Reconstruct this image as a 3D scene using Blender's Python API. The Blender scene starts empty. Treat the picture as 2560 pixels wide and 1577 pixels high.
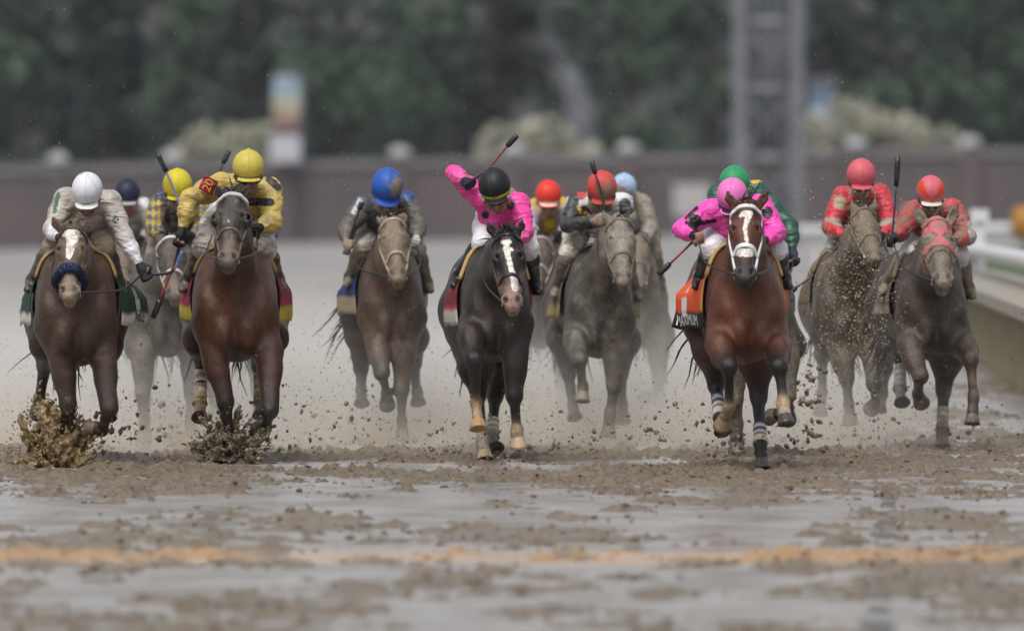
import bpy, bmesh, math, random
import numpy as np
import openvdb
from mathutils import Vector, Matrix
from mathutils.bvhtree import BVHTree

random.seed(7)
RNG = np.random.default_rng(11)
SC = bpy.context.scene
COL = SC.collection

# ------------------------------------------------------------------ camera, sky, sun, exposure
CAM_H = 1.787
FPX = 400.0 / 36.0 * 2560.0          # focal length in photo pixels
PCX, PCY, HORIZON = 1280.0, 788.5, 500.0
PITCH = math.atan((PCY - HORIZON) / FPX)
cam = bpy.data.cameras.new("camera")
cam.lens, cam.sensor_width = 400.0, 36.0
cam.clip_start, cam.clip_end = 1.0, 3000.0
cam.dof.use_dof = True
cam.dof.focus_distance = 76.3
cam.dof.aperture_fstop = 2.8
cam_o = bpy.data.objects.new("camera", cam)
cam_o.location = (0, 0, CAM_H)
cam_o.rotation_euler = (math.pi / 2 - PITCH, 0, 0)
COL.objects.link(cam_o)
SC.camera = cam_o

SUN_EL, SUN_AZ = math.radians(58), math.radians(200)
w = bpy.data.worlds.new("World")
SC.world = w
w.use_nodes = True
nt = w.node_tree
nt.nodes.clear()
sky = nt.nodes.new("ShaderNodeTexSky")
sky.sky_type = 'NISHITA'
sky.sun_disc = False
sky.sun_elevation, sky.sun_rotation = SUN_EL, SUN_AZ
sky.air_density, sky.dust_density = 1.0, 4.0
hs = nt.nodes.new("ShaderNodeHueSaturation")
hs.inputs['Saturation'].default_value = 0.22
bg = nt.nodes.new("ShaderNodeBackground")
bg.inputs['Strength'].default_value = 0.115
wo = nt.nodes.new("ShaderNodeOutputWorld")
nt.links.new(sky.outputs[0], hs.inputs['Color'])
nt.links.new(hs.outputs[0], bg.inputs['Color'])
nt.links.new(bg.outputs[0], wo.inputs['Surface'])
sun = bpy.data.lights.new("sun", 'SUN')
sun.energy, sun.angle, sun.color = 1.5, math.radians(22), (1.0, 0.97, 0.93)
sun_o = bpy.data.objects.new("sun", sun)
sun_o.rotation_euler = (math.pi / 2 - SUN_EL, 0, math.pi - SUN_AZ)
COL.objects.link(sun_o)
SC.view_settings.view_transform = 'Standard'
SC.view_settings.look = 'None'
SC.view_settings.gamma = 1.0
SC.view_settings.use_curve_mapping = False
SC.view_settings.exposure = 0.4
SC.render.engine = 'CYCLES'
SC.cycles.use_denoising = True
SC.cycles.max_bounces = 6
SC.cycles.volume_bounces = 1
SC.cycles.transparent_max_bounces = 8
SC.cycles.caustics_reflective = False
SC.cycles.caustics_refractive = False

def W(px, py, d):
    """point at world distance y=d on the sight line of photo pixel (px, py)"""
    xc, yc = (px - PCX) / FPX, (PCY - py) / FPX
    cp, sp = math.cos(PITCH), math.sin(PITCH)
    v = np.array([xc, cp + yc * sp, -sp + yc * cp])
    return np.array([0, 0, CAM_H]) + v * (d / v[1])

def PX(P):
    """photo pixel of world points"""
    P = np.asarray(P)
    cp, sp = math.cos(PITCH), math.sin(PITCH)
    y, z = P[..., 1], P[..., 2] - CAM_H
    f = y * cp - z * sp
    u = y * sp + z * cp
    return PCX + FPX * P[..., 0] / f, PCY - FPX * u / f

def A(*v):
    return np.array(v, dtype=np.float64)

def unit(v):
    return v / (np.linalg.norm(v) + 1e-12)

# ------------------------------------------------------------------ noise
_tab = RNG.random((32, 32, 32)).astype(np.float32)

def vnoise(P):
    P = np.asarray(P, dtype=np.float32)
    i = np.floor(P).astype(np.int32)
    f = P - i
    f = f * f * (3 - 2 * f)
    i0, i1 = i & 31, (i + 1) & 31
    r = 0
    for dx in (0, 1):
        fx = f[..., 0] if dx else 1 - f[..., 0]
        ix = (i1 if dx else i0)[..., 0]
        for dy in (0, 1):
            fy = f[..., 1] if dy else 1 - f[..., 1]
            iy = (i1 if dy else i0)[..., 1]
            for dz in (0, 1):
                fz = f[..., 2] if dz else 1 - f[..., 2]
                iz = (i1 if dz else i0)[..., 2]
                r = r + fx * fy * fz * _tab[ix, iy, iz]
    return r

def fbm(P, o=4):
    r, a, s = 0, 0.5, 0
    P = np.asarray(P, dtype=np.float32)
    for k in range(o):
        r = r + a * vnoise(P * (2.03 ** k) + k * 7.31)
        s += a
        a *= 0.5
    return r / s

# ------------------------------------------------------------------ objects
def tag(o, label=None, cat=None, group=None, kind=None):
    for k, v in (('label', label), ('category', cat), ('group', group), ('kind', kind)):
        if v:
            o[k] = v
    return o

def root(name, loc, label, cat, group=None):
    o = bpy.data.objects.new(name, None)
    o.empty_display_size = 0.2
    o.location = Vector(loc)
    COL.objects.link(o)
    return tag(o, label, cat, group)

def wloc(o):
    l = Vector((0, 0, 0))
    while o is not None:
        l = l + o.location
        o = o.parent
    return l

def mk(name, v, f, mat, parent=None, smooth=True, col=None, attrs=None, mats=None, midx=None):
    v = np.asarray(v, dtype=np.float32).reshape(-1, 3)
    if parent is not None:
        v = v - np.array(wloc(parent), dtype=np.float32)
    me = bpy.data.meshes.new(name)
    if isinstance(f, np.ndarray) and f.ndim == 2:
        n, k = f.shape
        me.vertices.add(len(v))
        me.vertices.foreach_set('co', v.ravel())
        me.loops.add(n * k)
        me.loops.foreach_set('vertex_index', f.astype(np.int32).ravel())
        me.polygons.add(n)
        me.polygons.foreach_set('loop_start', np.arange(0, n * k, k, dtype=np.int32))
        me.update(calc_edges=True)
    else:
        me.from_pydata([tuple(map(float, p)) for p in v], [], [tuple(map(int, q)) for q in f])
    me.polygons.foreach_set('use_smooth', np.full(len(me.polygons), smooth, dtype=bool))
    if col is not None:
        c = np.ones((len(v), 4), dtype=np.float32)
        col = np.asarray(col, dtype=np.float32)
        c[:, :col.shape[-1]] = col
        if col.shape[-1] == 3:
            c[:, 3] = 0
        a = me.attributes.new('Col', 'FLOAT_COLOR', 'POINT')
        a.data.foreach_set('color', c.ravel())
    for k, arr in (attrs or {}).items():
        a = me.attributes.new(k, 'FLOAT', 'POINT')
        a.data.foreach_set('value', np.asarray(arr, dtype=np.float32).ravel())
    for m in (mats or [mat]):
        me.materials.append(m)
    if midx is not None:
        me.polygons.foreach_set('material_index', np.asarray(midx, dtype=np.int32))
    me.update()
    o = bpy.data.objects.new(name, me)
    o.parent = parent
    COL.objects.link(o)
    return o

class MB:
    """collects simple shapes into one mesh"""
    def __init__(s):
        s.v, s.f, s.c = [], [], []
    def add(s, v, f, col=None):
        b = len(s.v)
        s.v += [tuple(map(float, p)) for p in v]
        s.f += [tuple(int(i) + b for i in q) for q in f]
        s.c += [tuple(col or (0.5, 0.5, 0.5))] * (len(s.v) - b)
    def box(s, c, h, R=None, col=None):
        c, h = np.asarray(c, float), np.asarray(h, float)
        R = np.eye(3) if R is None else R
        v = [c + R.T @ (h * A(x, y, z)) for x in (-1, 1) for y in (-1, 1) for z in (-1, 1)]
        s.add(v, [(0, 1, 3, 2), (4, 6, 7, 5), (0, 4, 5, 1), (2, 3, 7, 6), (0, 2, 6, 4), (1, 5, 7, 3)], col)
    def tube(s, pts, rad, n=8, col=None, flat=None, closed=False):
        v, f = tube(pts, rad, n, flat, closed)
        s.add(v, f, col)
    def build(s, name, mat, parent=None, smooth=True):
        return mk(name, s.v, s.f, mat, parent, smooth, col=np.array(s.c) if s.c else None)

def tube(pts, rad, n=8, flat=None, closed=False):
    """swept tube; flat = (direction, factor) squashes the section along a direction"""
    pts = [np.asarray(p, float) for p in pts]
    m = len(pts)
    rad = [rad] * m if np.isscalar(rad) else list(rad)
    v, f = [], []
    prev = None
    for i, p in enumerate(pts):
        if closed:
            t = unit(pts[(i + 1) % m] - pts[i - 1])
        else:
            t = unit(pts[min(i + 1, m - 1)] - pts[max(i - 1, 0)])
        if prev is None:
            a = A(0, 0, 1) if abs(t[2]) < 0.9 else A(1, 0, 0)
            u = unit(np.cross(t, a))
        else:
            u = unit(prev - t * np.dot(prev, t))
        prev = u
        b = np.cross(t, u)
        for k in range(n):
            an = 2 * math.pi * k / n
            d = (u * math.cos(an) + b * math.sin(an)) * rad[i]
            if flat is not None:
                ax = flat[0][i] if isinstance(flat[0], list) else flat[0]
                d = d - ax * np.dot(d, ax) * (1 - flat[1])
            v.append(p + d)
    lim = m if closed else m - 1
    for i in range(lim):
        j = (i + 1) % m
        for k in range(n):
            f.append((i * n + k, i * n + (k + 1) % n, j * n + (k + 1) % n, j * n + k))
    if not closed:
        f.append(tuple(range(n))[::-1])
        f.append(tuple((m - 1) * n + k for k in range(n)))
    return v, f

def smooth_path(P, k=6):
    """Catmull-Rom through points"""
    P = [np.asarray(p, float) for p in P]
    Q = [2 * P[0] - P[1]] + P + [2 * P[-1] - P[-2]]
    out = []
    for i in range(1, len(Q) - 2):
        for j in range(k):
            t = j / k
            out.append(0.5 * ((2 * Q[i]) + (Q[i + 1] - Q[i - 1]) * t + (2 * Q[i - 1] - 5 * Q[i] + 4 * Q[i + 1] - Q[i + 2]) * t * t
                              + (3 * Q[i] - Q[i - 1] - 3 * Q[i + 1] + Q[i + 2]) * t ** 3))
    out.append(P[-1])
    return out

# ------------------------------------------------------------------ signed-distance modelling
class Sdf:
    def __init__(s):
        s.p = []
    def cone(s, a, b, ra, rb=None, k=0.03, col=None, colb=None, flat=None, cut=False, ex=1.0):
        rb = ra if rb is None else rb
        s.p.append(dict(t='c', a=A(*a), b=A(*b), ra=ra, rb=rb, k=k, ca=col, cb=colb or col, flat=flat, cut=cut, ex=ex))
        return s
    def chain(s, pts, rads, k=0.03, cols=None, flat=None):
        for i in range(len(pts) - 1):
            c0 = cols[i] if cols else None
            c1 = cols[i + 1] if cols else None
            s.cone(pts[i], pts[i + 1], rads[i], rads[i + 1], k, c0, c1, flat)
    def ell(s, c, r, M=None, k=0.05, col=None, cut=False):
        s.p.append(dict(t='e', c=A(*c), r=A(*r), M=np.eye(3) if M is None else np.asarray(M), k=k, ca=col, cb=col, cut=cut))
        return s
    @staticmethod
    def ev(p, X, Y, Z):
        if p['t'] == 'c':
            a, b = p['a'], p['b']
            ba = b - a
            q = [X - a[0], Y - a[1], Z - a[2]]
            if p['flat'] is not None:
                ax, sc = p['flat']
                g = 1.0 / sc - 1.0
                c = (q[0] * ax[0] + q[1] * ax[1] + q[2] * ax[2]) * g
                q = [q[i] + ax[i] * c for i in range(3)]
                ba = ba + ax * np.dot(ba, ax) * g
            t = (q[0] * ba[0] + q[1] * ba[1] + q[2] * ba[2]) / max(np.dot(ba, ba), 1e-9)
            t = np.clip(t, 0, 1)
            d = np.sqrt((q[0] - ba[0] * t) ** 2 + (q[1] - ba[1] * t) ** 2 + (q[2] - ba[2] * t) ** 2) - (p['ra'] + (p['rb'] - p['ra']) * t)
            return d, t
        q = [X - p['c'][0], Y - p['c'][1], Z - p['c'][2]]
        M, r = p['M'], p['r']
        k0 = k1 = 0
        for i in range(3):
            u = q[0] * M[i][0] + q[1] * M[i][1] + q[2] * M[i][2]
            k0 = k0 + (u / r[i]) ** 2
            k1 = k1 + (u / r[i] ** 2) ** 2
        k0, k1 = np.sqrt(k0), np.sqrt(k1)
        return k0 * (k0 - 1) / np.maximum(k1, 1e-6), np.zeros_like(k0)
    @staticmethod
    def bb(p):
        if p['t'] == 'c':
            R = max(p['ra'], p['rb'])
            return np.minimum(p['a'], p['b']) - R, np.maximum(p['a'], p['b']) + R
        e = np.sqrt(((p['M'] * p['r'][:, None]) ** 2).sum(0))
        return p['c'] - e, p['c'] + e
    def mesh(s, h, noise=None, full=None):
        B = [s.bb(p) for p in s.p]
        lo = np.min([b[0] for b, p in zip(B, s.p) if not p['cut']], axis=0) - 4 * h
        hi = np.max([b[1] for b, p in zip(B, s.p) if not p['cut']], axis=0) + 4 * h
        n = np.ceil((hi - lo) / h).astype(int) + 1
        ax = [(lo[i] + h * np.arange(n[i])).astype(np.float32) for i in range(3)]
        arr = np.full(n, 1.0, dtype=np.float32)
        for p, b in zip(s.p, B):
            pad = p['k'] * 1.2 + 3 * h
            i0 = np.clip(np.floor((b[0] - pad - lo) / h).astype(int), 0, n - 1)
            i1 = np.clip(np.ceil((b[1] + pad - lo) / h).astype(int) + 1, 1, n)
            if np.any(i1 <= i0):
                continue
            sl = tuple(slice(i0[i], i1[i]) for i in range(3))
            X = ax[0][sl[0]][:, None, None]
            Y = ax[1][sl[1]][None, :, None]
            Z = ax[2][sl[2]][None, None, :]
            d, _ = s.ev(p, X, Y, Z)
            cur = arr[sl]
            k = p['k']
            if p['cut']:
                d = -d
                hh = np.maximum(k - np.abs(cur - d), 0) / k
                arr[sl] = np.maximum(cur, d) + hh * hh * k * 0.25
            else:
                hh = np.maximum(k - np.abs(cur - d), 0) / k
                arr[sl] = np.minimum(cur, d) - hh * hh * k * 0.25
        if noise is not None:
            G = np.stack(np.meshgrid(*ax, indexing='ij'), -1)
            m = np.abs(arr) < 0.1
            arr[m] += noise(G[m])
        if full is not None:
            arr = full(np.stack(np.meshgrid(*ax, indexing='ij'), -1), arr).astype(np.float32)
        arr = np.clip(arr, -3 * h, 3 * h)
        g = openvdb.FloatGrid(3 * h)
        g.copyFromArray(arr)
        v, q = g.convertToQuads(isovalue=0.0)
        return v.astype(np.float64) * h + lo, q.astype(np.int32)
    def colour(s, v, tau=0.012, default=(0.2, 0.2, 0.2)):
        X, Y, Z = v[:, 0], v[:, 1], v[:, 2]
        ds, cs = [], []
        for p in s.p:
            if p['cut']:
                continue
            d, t = s.ev(p, X, Y, Z)
            ca = np.array(p['ca'] if p['ca'] is not None else default)
            cb = np.array(p['cb'] if p['cb'] is not None else default)
            if p.get('ex', 1.0) != 1.0:
                t = t ** p['ex']
            ds.append(d)
            cs.append((ca, cb, t))
        dm = np.min(ds, axis=0)
        acc, ws = np.zeros((len(v), 3)), np.zeros(len(v))
        for d, (ca, cb, t) in zip(ds, cs):
            w_ = np.exp(-np.minimum((d - dm) / tau, 30))
            acc += w_[:, None] * (ca[None] * (1 - t[:, None]) + cb[None] * t[:, None])
            ws += w_
        return acc / ws[:, None]

def vnormals(v, q):
    a, b, c = v[q[:, 0]], v[q[:, 1]], v[q[:, 2]]
    fn = np.cross(b - a, c - a)
    n = np.zeros_like(v)
    for k in range(q.shape[1]):
        np.add.at(n, q[:, k], fn)
    return n / (np.linalg.norm(n, axis=1, keepdims=True) + 1e-12)

def shell(name, v, q, mask, off, mat, parent, col, attrs=None):
    """skin-tight cover: the masked faces of a mesh pushed out along the normals, with a rim"""
    nrm = vnormals(v, q)
    fm = mask[q].all(1)
    fq = q[fm]
    if not len(fq):
        return None
    ids = np.unique(fq)
    mp = -np.ones(len(v), dtype=np.int64)
    mp[ids] = np.arange(len(ids))
    fv = mp[fq]
    ed = {}
    for a, b, c, d in fv:
        for e in ((a, b), (b, c), (c, d), (d, a)):
            ed[e] = ed.get(e, 0) + 1
    rim = [e for e in ed if (e[1], e[0]) not in ed]
    n = len(ids)
    outv = np.concatenate([v[ids] + nrm[ids] * off, v[ids] - nrm[ids] * 0.004])
    faces = [tuple(x) for x in fv] + [(b, a, a + n, b + n) for a, b in rim]
    cc = np.asarray(col)
    cc = np.tile(cc, (2 * n, 1)) if cc.ndim == 1 else np.concatenate([cc[ids], cc[ids]])
    return mk(name, outv, faces, mat, parent, col=cc)

# ------------------------------------------------------------------ materials
def nodes(name):
    m = bpy.data.materials.new(name)
    m.use_nodes = True
    t = m.node_tree
    b = t.nodes['Principled BSDF']
    return m, t, b

def N(t, typ, **kw):
    n = t.nodes.new(typ)
    for k, v in kw.items():
        if k in n.inputs.keys():
            n.inputs[k].default_value = v
        else:
            setattr(n, k, v)
    return n

def noise_node(t, scale, detail=4, rough=0.6, vec=None, coord='Object', stretch=None):
    n = N(t, 'ShaderNodeTexNoise')
    n.inputs['Scale'].default_value = scale
    n.inputs['Detail'].default_value = detail
    n.inputs['Roughness'].default_value = rough
    if vec is None:
        vec = N(t, 'ShaderNodeTexCoord').outputs[coord]
    if stretch:
        mp = N(t, 'ShaderNodeMapping')
        mp.inputs['Scale'].default_value = stretch
        t.links.new(vec, mp.inputs[0])
        vec = mp.outputs[0]
    t.links.new(vec, n.inputs['Vector'])
    return n

def ramp(t, src, a, b, smooth=True):
    n = N(t, 'ShaderNodeMapRange')
    n.interpolation_type = 'SMOOTHSTEP' if smooth else 'LINEAR'
    n.clamp = True
    t.links.new(src, n.inputs['Value'])
    n.inputs['From Min'].default_value = a
    n.inputs['From Max'].default_value = b
    return n.outputs['Result']

def mix(t, fac, a, b, mode='MIX'):
    n = N(t, 'ShaderNodeMix', data_type='RGBA', blend_type=mode)
    for s, val in ((n.inputs[0], fac), (n.inputs[6], a), (n.inputs[7], b)):
        if hasattr(val, 'links'):
            t.links.new(val, s)
        elif isinstance(val, (int, float)):
            s.default_value = val
        else:
            s.default_value = (*val[:3], 1)
    return n.outputs[2]

def math_n(t, op, a, b=0.0):
    n = N(t, 'ShaderNodeMath', operation=op)
    for s, val in ((n.inputs[0], a), (n.inputs[1], b)):
        if hasattr(val, 'links'):
            t.links.new(val, s)
        else:
            s.default_value = val
    return n.outputs[0]

MUD = (0.215, 0.172, 0.122)

def painted(name, rough=0.5, spec=0.5, bump=0.2, bscale=60, bstretch=None, mud=MUD, vary=0.25, mark=False,
            mud_scale=22, sheen=0.0, coat=0.0, mud_rough=0.6, fine=220, folds=0.0, specks=0.0):
    """paint attribute Col (alpha = how muddy) with mud in patches and specks"""
    m, t, b = nodes(name)
    at = N(t, 'ShaderNodeAttribute', attribute_name='Col')
    tc = N(t, 'ShaderNodeTexCoord').outputs['Object']
    n1 = noise_node(t, mud_scale, 6, 0.68, tc)
    n2 = noise_node(t, fine, 2, 0.5, tc)
    base = at.outputs['Color']
    nv = noise_node(t, 7, 4, 0.6, tc)
    dark = mix(t, 1.0, base, (1 - vary,) * 3, 'MULTIPLY')
    base = mix(t, ramp(t, nv.outputs[0], 0.35, 0.65), dark, base)
    if mark:
        ma = N(t, 'ShaderNodeAttribute', attribute_name='mark')
        nd = noise_node(t, 60, 3, 0.6, tc)
        dd = math_n(t, 'ADD', ma.outputs['Fac'], math_n(t, 'MULTIPLY', math_n(t, 'SUBTRACT', nd.outputs[0], 0.5), 0.02))
        base = mix(t, ramp(t, dd, 0.003, -0.003), base, (0.78, 0.74, 0.68))
    al = at.outputs['Alpha']
    s = math_n(t, 'ADD', math_n(t, 'MULTIPLY', n1.outputs[0], 0.75), math_n(t, 'MULTIPLY', n2.outputs[0], 0.35))
    th = math_n(t, 'SUBTRACT', 0.80, math_n(t, 'MULTIPLY', al, 0.36))
    dlt = math_n(t, 'SUBTRACT', s, th)
    mask = ramp(t, dlt, -0.07, 0.12)
    nm = noise_node(t, 35, 3, 0.6, tc)
    mcol = mix(t, nm.outputs[0], tuple(c * 0.72 for c in mud), tuple(c * 1.2 for c in mud))
    out = mix(t, mask, base, mcol)
    if specks:
        v1 = noise_node(t, 150, 3, 0.75, tc)
        out = mix(t, math_n(t, 'MULTIPLY', ramp(t, v1.outputs[0], .54, .68), math_n(t, 'MINIMUM', math_n(t, 'MULTIPLY', al, specks * 3.0), specks)), out, tuple(c * 1.1 for c in mud))
        v2 = noise_node(t, 55, 4, 0.7, tc)
        out = mix(t, ramp(t, v2.outputs[0], .40, .60), mix(t, 1.0, out, (.62, .60, .58), 'MULTIPLY'), out)
    t.links.new(out, b.inputs['Base Color'])
    rr = N(t, 'ShaderNodeMix', data_type='FLOAT')
    t.links.new(mask, rr.inputs[0])
    rr.inputs[2].default_value, rr.inputs[3].default_value = rough, mud_rough
    t.links.new(rr.outputs[0], b.inputs['Roughness'])
    b.inputs['Specular IOR Level'].default_value = spec
    if sheen:
        b.inputs['Sheen Weight'].default_value = sheen
    if coat:
        b.inputs['Coat Weight'].default_value = coat
        b.inputs['Coat Roughness'].default_value = 0.2
    nb = noise_node(t, bscale, 4, 0.6, tc, stretch=bstretch)
    hgt = math_n(t, 'ADD', nb.outputs[0], math_n(t, 'MULTIPLY', mask, 0.5))
    if folds:
        nf = noise_node(t, 6.0, 2, 0.4, tc, stretch=(1, 1, 2.2))
        nf.inputs['Distortion'].default_value = .7
        rf = math_n(t, 'ABSOLUTE', math_n(t, 'SUBTRACT', nf.outputs[0], 0.5))
        rg = math_n(t, 'SUBTRACT', 1.0, math_n(t, 'MINIMUM', math_n(t, 'MULTIPLY', rf, 6.5), 1.0))
        hgt = math_n(t, 'ADD', math_n(t, 'MULTIPLY', hgt, .35), math_n(t, 'MULTIPLY', rg, folds))
    if mark:
        nw = noise_node(t, 75, 3, 0.6, tc, stretch=(1, 1, .35))
        hgt = math_n(t, 'ADD', hgt, math_n(t, 'MULTIPLY', nw.outputs[0], 1.2))
    bm = N(t, 'ShaderNodeBump')
    bm.inputs['Strength'].default_value = bump
    bm.inputs['Distance'].default_value = 0.01
    t.links.new(hgt, bm.inputs['Height'])
    t.links.new(bm.outputs[0], b.inputs['Normal'])
    return m

def plain(name, col, rough=0.5, metal=0.0, bump=0.0, bscale=40, vary=0.0, vscale=8, spec=0.5):
    m, t, b = nodes(name)
    b.inputs['Roughness'].default_value = rough
    b.inputs['Metallic'].default_value = metal
    b.inputs['Specular IOR Level'].default_value = spec
    if vary:
        n = noise_node(t, vscale, 4)
        t.links.new(mix(t, ramp(t, n.outputs[0], 0.3, 0.7), tuple(c * (1 - vary) for c in col), tuple(min(1, c * (1 + vary)) for c in col)), b.inputs['Base Color'])
    else:
        b.inputs['Base Color'].default_value = (*col, 1)
    if bump:
        n = noise_node(t, bscale, 4)
        bm = N(t, 'ShaderNodeBump')
        bm.inputs['Strength'].default_value = bump
        bm.inputs['Distance'].default_value = 0.02
        t.links.new(n.outputs[0], bm.inputs['Height'])
        t.links.new(bm.outputs[0], b.inputs['Normal'])
    return m

M = dict(
    coat=painted('wet_coat', rough=0.36, spec=0.42, bump=0.42, bscale=260, bstretch=(1, 1, 0.22), mark=True, vary=0.35, mud_scale=9, specks=.42),
    cloth=painted('wet_silk', rough=0.42, spec=0.4, bump=0.9, bscale=26, vary=0.15, mud_scale=12, folds=.75),
    towel=painted('towel', rough=0.75, spec=0.3, bump=0.3, bscale=90, vary=0.12, mud_scale=16),
    skin=painted('skin', rough=0.45, spec=0.4, bump=0.1, bscale=120, vary=0.1),
    leather=painted('wet_leather', rough=0.32, spec=0.5, bump=0.25, bscale=70, vary=0.25),
    cap=painted('cap_cover', rough=0.5, spec=0.35, bump=0.15, bscale=300, vary=0.06, mud_scale=26),
    glove=painted('glove', rough=0.6, spec=0.3, bump=0.4, bscale=150, vary=0.2),
    hair=plain('wet_hair', (0.012, 0.011, 0.011), 0.35),
    tan_hair=plain('tan_hair', (0.12, 0.085, 0.05), 0.45),
    eye=plain('dark_eye', (0.006, 0.005, 0.005), 0.06),
    lens=plain('goggle_lens', (0.02, 0.022, 0.022), 0.08, spec=0.8),
    hoof=painted('hoof_horn', rough=0.35, spec=0.5, bump=0.4, bscale=30, bstretch=(1, 1, 4), vary=0.3),
    metal=plain('steel', (0.55, 0.55, 0.56), 0.25, 1.0),
    flat=painted('flat_paint', rough=0.6, spec=0.3, bump=0.1, bscale=60, vary=0.05),
)
# ------------------------------------------------------------------ tack helpers
def strap(pts, outs, width, thick):
    v, f = [], []
    m = len(pts)
    for i in range(m):
        t = unit(pts[min(i + 1, m - 1)] - pts[max(i - 1, 0)])
        o = unit(outs[i] - t * np.dot(outs[i], t))
        b = np.cross(t, o) * width / 2
        o = o * thick / 2
        v += [pts[i] - b - o, pts[i] + b - o, pts[i] + b * 0.8 + o, pts[i] - b * 0.8 + o]
    for i in range(m - 1):
        for k in range(4):
            f.append((i * 4 + k, i * 4 + (k + 1) % 4, i * 4 + 4 + (k + 1) % 4, i * 4 + 4 + k))
    f += [(3, 2, 1, 0), tuple((m - 1) * 4 + k for k in range(4))]
    return v, f

class Surf:
    """ray access to a built mesh"""
    def __init__(s, v, q):
        s.b = BVHTree.FromPolygons([tuple(x) for x in v], [tuple(x) for x in q])
    def hit(s, o, d, dist=3.0):
        r = s.b.ray_cast(Vector(o), Vector(d), dist)
        return None if r[0] is None else np.array(r[0])

def hoof_mesh(top, bot, toe, r=0.052):
    """horn capsule: coronet at top, ground ring at bot, longer at the toe"""
    d = unit(bot - top)
    toe = unit(toe - d * np.dot(toe, d))
    lat = np.cross(d, toe)
    v, f = [], []
    n = 16
    rows = [(-0.004, 0.80, 0.0), (0.25, 0.90, 0.10), (0.7, 1.06, 0.24), (1.0, 1.16, 0.34), (0.985, 1.02, 0.34), (0.8, 0.7, 0.24), (0.8, 0.01, 0.2)]
    L = np.linalg.norm(bot - top)
    for (h, k, sh) in rows:
        for i in range(n):
            a = 2 * math.pi * i / n
            x, y = math.cos(a), math.sin(a)
            yy = y * (1.12 if y > 0 else 0.9)
            heel = 0.12 * L * (y < -0.3) * (1 if h > 0.5 else 0)
            v.append(top + d * (L * h - heel) + (lat * x + toe * (yy + sh)) * r * k)
    for j in range(len(rows) - 1):
        for i in range(n):
            f.append((j * n + i, j * n + (i + 1) % n, (j + 1) * n + (i + 1) % n, (j + 1) * n + i))
    f.append(tuple((len(rows) - 1) * n + i for i in range(n)))
    return v, f

def wisp(mb, p0, dirs, length, r, n=5, droop=0.5, rnd=None, col=None):
    rnd = rnd or random
    pts = [np.array(p0)]
    d = unit(np.array(dirs))
    for i in range(n):
        d = unit(d + A(rnd.uniform(-.3, .3), rnd.uniform(-.3, .3), -droop / n + rnd.uniform(-.15, .15)))
        pts.append(pts[-1] + d * length / n)
    mb.tube(pts, [r * (1 - 0.9 * (i / n) ** 1.5) for i in range(n + 1)], 4, col)

# ------------------------------------------------------------------ horse
BLACK = (0.013, 0.011, 0.011)

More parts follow.
